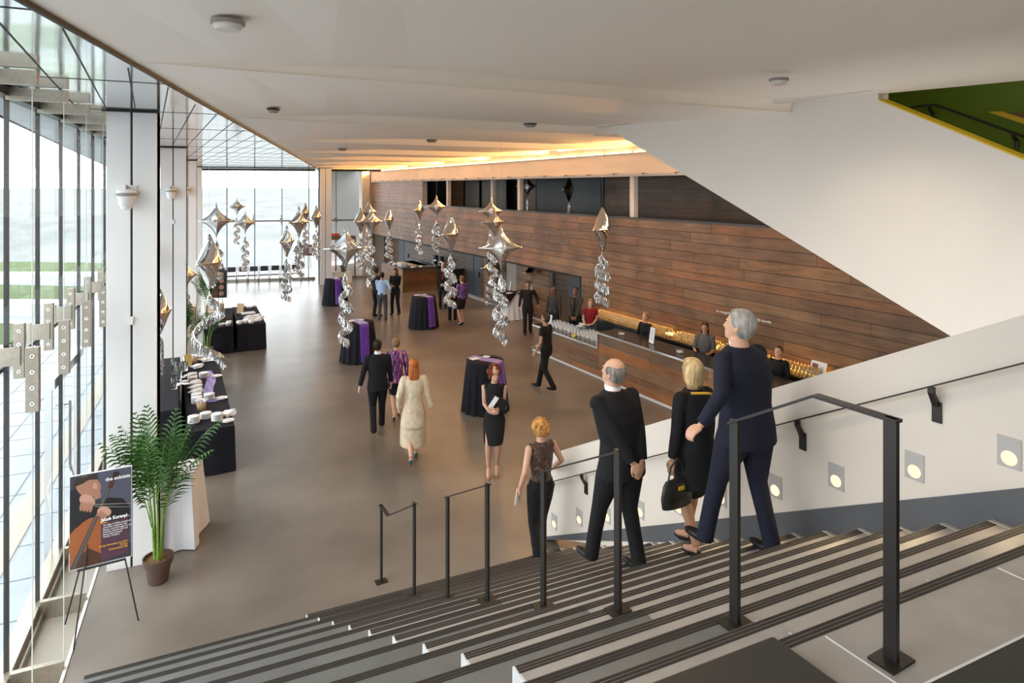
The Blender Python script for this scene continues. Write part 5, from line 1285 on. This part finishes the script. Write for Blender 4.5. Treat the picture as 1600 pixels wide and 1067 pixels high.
balloon(831,425,44,40,'dark balloon lodged under the wood overhang by the white-skirted table',.5,1,straight=True,cord=False,dist=23.4)
balloon(765,418,38,30,'dark balloon under the wood overhang behind the tinsel tails',.9,3,cord=False,dist=26.2)
balloon(889,296,40,60,'dark bronze balloon floating on the balcony beside the black door',.45,1,straight=True,cord=False,dist=22.6)
balloon(824,291,34,10,'flat dark balloon high inside the balcony',.4,1,straight=True,cord=False,dist=25)
# ================================================================ PEOPLE
fab('light_blue_shirt',(.40,.55,.80)); fab('grey_trousers',(.07,.07,.08)); fab('red_shirt',(.22,.012,.02)); fab('grey_shirt',(.045,.042,.042)); fab('navy_suit',(.014,.016,.03)); fab('jeans',(.07,.09,.12)); fab('cardigan_grey',(.12,.11,.10)); fab('black_knit',(.014,.013,.014)); fab('cream_lower',(.60,.50,.36),noise_amt=.15,scale=10)
def at0(u,vfeet): 
    d=FPX*EYE/(vfeet-293); k=(u-800)/FPX; a=R_(YAW); return (d*(math.sin(a)+k*math.cos(a)), d*(math.cos(a)-k*math.sin(a)),0)
DR=(.40,.03,.86)
# woman in black dress facing the camera
root,T_,aj,lj,Hf,S=person((4.19,9.98,0),205,1.80,'woman in a black fitted dress with auburn curls, holding a folder, facing the stairs','f','l',legs=((-.04,.0,0),(.09,.09,0)),hyaw=-22,hpitch=-4,
  arms=((-.03,.235,1.10),(.05,.25,1.07)),hands=(((.8,.3,.05),(0,-1,.1)),((-.75,.25,.1),(0,-1,.2))),top=('sleeveless','black_knit'),bottom=('skirt','black_knit',.55),hair=('curly',(.16,.035,.012)),shoes=(.50,.24,.15),heel=.09,vox=.008,eyes=True,glasses=True,curl=(.5,.5))
fo=empty('folder',(4.19,9.98,0),R_(-205),'black folder with a white leaflet held by the woman in the black dress','folder'); fo.scale=(S,S,S)
b=MB(); b.box((-.15,-.006,-.11),(.15,.006,.11)); o=b.build('cover',M['black'],fo); o.location=(-.06,.19,1.20); o.rotation_euler=(R_(-12),R_(-20),0)
b=MB(); b.box((-.02,-.008,-.02),(.05,.011,.20)); o=b.build('leaflet',M['paper'],fo); o.location=(.04,.20,1.14); o.rotation_euler=(R_(-12),R_(-32),0)
# three walking away
person((2.83,12.62,0),8,1.80,'man in a black suit walking away, left of the purple-jacketed woman','m','l',lean=.03,legs=((-.09,-.16,.03),(.09,.22,0)),arms=((-.34,-.02,.88),(.26,.12,.88)),top=('jacket','black_suiting'),collar=1,hair=('short',(.018,.014,.012)),hyaw=18,vox=.009,build=1.08)
person((3.33,13.15,0),10,1.68,'woman in a purple and white streaked jacket and black skirt walking between two others','f','l',legs=((-.05,-.16,.02),(.07,.18,0)),arms=((-.27,-.05,.86),(.25,.08,.88)),top=('jacket','purple_sequin'),bottom=('skirt','black_suiting',.52),hair=('bun',(.22,.13,.06)),heel=.05,vox=.009)
r3,*_=person((3.08,10.95,0),12,1.80,'red-haired woman in a shaggy cream coat and long cream skirt walking away','f','l',legs=((-.06,-.25,.05),(.05,.15,0)),arms=((-.24,.02,.92),(.30,.0,.86)),top=('coat','cream_fleece'),bottom=('longskirt','cream_lower',.27,.5),hair=('long',(.42,.12,.03)),shoes=(.02,.08,.10),heel=.08,vox=.009)
# woman with curls at the stair foot
root,T_,aj,lj,Hf,S5=person((3.62,7.14,.149),-4,1.78,'woman with short ginger curls and a brown lace top going down the stair','f','l',legs=((-.08,-.08,0),(.08,.20,-.10)),arms=((-.27,.05,.92),(.32,.22,1.02)),top=('sleeveless','brown_lace'),bottom=('trousers','black_suiting'),hair=('frizz',(.46,.22,.06)),vox=.008)
pr=empty('programme_sheet',(3.62,7.14,.149),R_(4),'white folded programme in the left hand of the woman in the lace top','programme')
b=MB(); b.box((-.06,-.003,-.10),(.06,.003,.06)); o=b.build('paper',M['paper'],pr); o.location=(-.27*S5,.08*S5,.83*S5); o.rotation_euler=(0,R_(18),R_(30))
# elderly man, hands clasped behind
person((3.15,4.68,1.49),-9,1.80,'elderly balding man in a black suit with hands clasped behind his back','m','l',lean=.10,bend=.18,hpitch=-14,hyaw=-16,legs=((-.16,.25,-.12),(.10,-.10,0)),arms=((-.03,-.22,.90),(.06,-.20,.86)),hands=(((.5,-.3,-.8),(0,1,.2)),((-.5,-.2,-.8),(0,1,.1))),top=('jacket','black_suiting'),collar=1,hair=('balding',(.24,.21,.19)),vox=.007,build=1.20,curl=(.6,.35))
# large grey-haired man and companion
person((3.74,3.84,1.937),-8,1.88,'tall grey-haired man in a dark navy suit going down the stair, nearest the camera','m','l',lean=.06,bend=.12,hpitch=-12,hyaw=-24,legs=((-.20,.22,-.0),(.12,-.12,0)),arms=((-.46,.02,1.00),(.24,.12,.86)),hands=(((-.85,.2,-.45),(0,.2,-1)),None),top=('jacket','navy_suit'),bottom=('trousers','navy_suit'),collar=1,hair=('parted',(.36,.34,.32)),vox=.007,build=1.30,curl=(.7,.4))
root,*_=person((3.74,4.42,1.639),-6,1.66,'blonde woman in a black coat with a gold-edged collar, left of the tall man','f','m',lean=.08,legs=((-.07,-.06,0),(.07,.20,-.1)),arms=((-.28,.03,.84),(.26,.10,.88)),top=('coat','black_suiting'),bottom=('skirt','black_suiting',.50),hair=('bob',(.55,.40,.20)),vox=.008,build=1.08,heel=.03)
hb=empty('handbag',(3.48,4.36,2.25),R_(6),'black handbag hanging from the arm of the blonde woman','handbag')
b=MB(); b.loft([(0,0,-.13,.16,.05),(0,0,-.05,.17,.06),(0,0,.05,.15,.045),(0,0,.09,.13,.02)],18); b.build('bag_body',M['black'],hb,smooth=True)
b=MB(); b.tube([(-.10,0,.07),(-.07,0,.20),(0,0,.26),(.07,0,.20),(.10,0,.07)],.009,6); b.build('strap',M['black'],hb)
b=MB(); b.box((-.03,-.058,.02),(.03,-.05,.05)); b.build('clasp',M['yellow'],hb)
b=MB(); b.tube([(3.62+.0,4.35,1.639+1.40),(3.74,4.28,1.639+1.405),(3.88,4.30,1.639+1.36)],.012,6); o=b.build('collar_trim',mat('gold_trim',(.6,.36,.03),.5)); o.parent=root; o.matrix_parent_inverse=(Matrix.Translation(root.location)@Matrix.Rotation(R_(6),4,'Z')).inverted()
# waiters and guests on the floor
person((7.02,13.55,0),-35,1.82,'man in a black t-shirt striding across the floor before the bar','m','m',lean=.05,legs=((-.08,-.22,.05),(.08,.26,0)),arms=((-.30,.12,.92),(.30,.02,.88)),top=('tee','black_knit'),hair=('short',(.05,.03,.02)),hpitch=-8)
tr_=empty('serving_tray',(6.78,13.62,1.02),0,'small round tray carried low by the striding man','tray'); b=MB(); b.lathe([(0,0),(.15,0),(.16,.018),(.155,.018),(.148,.006),(0,.006)],20); b.build('tray_disc',M['bright_steel'],tr_)
person((9.15,19.0,0),205,1.74,'man all in black walking towards the camera beside the white-skirted table','m','m',legs=((-.09,-.12,0),(.09,.18,0)),arms=((-.34,.05,.95),(.28,.02,.86)),top=('shirt','black_knit'),hair=('short',(.02,.015,.012)))
person(tuple(P(10.85,16.75,0)),238,1.72,'bald bearded man in a dark grey shirt standing behind the low bar','m','d',arms=((-.24,.05,.86),(.22,.10,.88)),top=('shirt','grey_shirt'),hair=('bald',(.02,.015,.012)),hyaw=20)
person(tuple(P(10.95,15.75,0)),222,1.84,'man in a charcoal shirt and black tie with hands folded behind the low bar','m','d',arms=((-.05,.20,.92),(.05,.21,.90)),hands=(((.8,.2,-.4),(0,-1,0)),((-.8,.2,-.4),(0,-1,0))),top=('shirt','grey_shirt'),tie=('black',0),hair=('short',(.015,.012,.01)),hpitch=-22)
person(tuple(P(10.85,14.85,0)),212,1.64,'woman in a dark red shirt with a blonde plait behind the bar step','f','l',arms=((-.06,.20,1.02),(.16,.18,1.00)),hands=(((.7,.4,.1),(0,-.3,-1)),((-.8,.3,.0),(0,-.3,-1))),top=('tee','red_shirt'),bottom=('trousers','jeans'),hair=('long',(.35,.18,.07)),eyes=True)
person(tuple(P(10.95,12.6,0)),260,1.64,'bartender in black with a blonde bun, turned away behind the bar','f','l',lean=.12,arms=((-.12,.35,1.06),(.2,.32,1.03)),top=('shirt','black_knit'),hair=('bun',(.35,.2,.09)),hpitch=-15)
person(tuple(P(10.95,10.65,0)),225,1.74,'long-haired bartender in a grey cardigan over a black top','f','m',arms=((-.10,.26,1.08),(.16,.26,1.04)),top=('vestopen','cardigan_grey'),hair=('long',(.06,.03,.015)),eyes=True)
person(tuple(P(10.95,8.68,0)),250,1.62,'bartender in black with cropped brown hair, nearest the stair wall','f','l',lean=.05,arms=((-.14,.25,1.05),(.18,.28,1.04)),top=('shirt','black_knit'),hair=('short',(.09,.045,.02)),hpitch=-14)
# the group by the coffee counter
person(at0(597,501),22,1.74,'man in a light blue shirt and grey trousers in the group of three','m','m',legs=((-.11,0,0),(.12,.04,0)),arms=((-.05,.2,1.02),(.28,.10,1.0)),top=('shirt','light_blue_shirt'),bottom=('trousers','grey_trousers'),hair=('short',(.02,.014,.01)),shoes=(.08,.03,.015))
person(at0(588,495),50,1.82,'man in black with short hair on the left of the group of three','m','m',arms=((-.1,.22,1.05),(.15,.2,1.05)),top=('shirt','black_knit'),hair=('short',(.03,.015,.01)))
person(at0(618,491),215,1.74,'dark-haired woman in a black suit with folded hands in the group of three','f','m',legs=((-.14,0,0),(.12,.04,0)),arms=((-.04,.22,1.08),(.12,.22,1.10)),hands=(((.8,.2,0),(0,-.5,-1)),((-.8,.2,.1),(0,-.5,-1))),top=('shirt','black_knit'),hair=('long',(.03,.016,.01)))
person(at0(692,481),200,1.82,'man in a black suit and red tie standing before the coffee counter','m','l',arms=((-.04,.20,.90),(.05,.20,.88)),hands=(((.8,.1,-.4),(0,-1,0)),((-.8,.1,-.4),(0,-1,0))),top=('jacket','black_suiting'),tie=('red',1),collar=1,hair=('balding',(.10,.07,.05)))
person(at0(707,501),20,1.74,'man in black trousers mostly hidden behind a hanging tinsel tail','m','m',top=('jacket','black_suiting'),hair=('short',(.02,.015,.01)))
person(at0(722,508),-14,1.72,'woman in a purple patterned blouse and black skirt seen from behind','f','l',legs=((-.07,-.02,0),(.09,.10,0)),arms=((-.2,.16,1.0),(.24,.05,.86)),top=('shirt','purple_print'),bottom=('skirt','black_suiting',.56),hair=('short',(.16,.07,.03)),heel=.05)
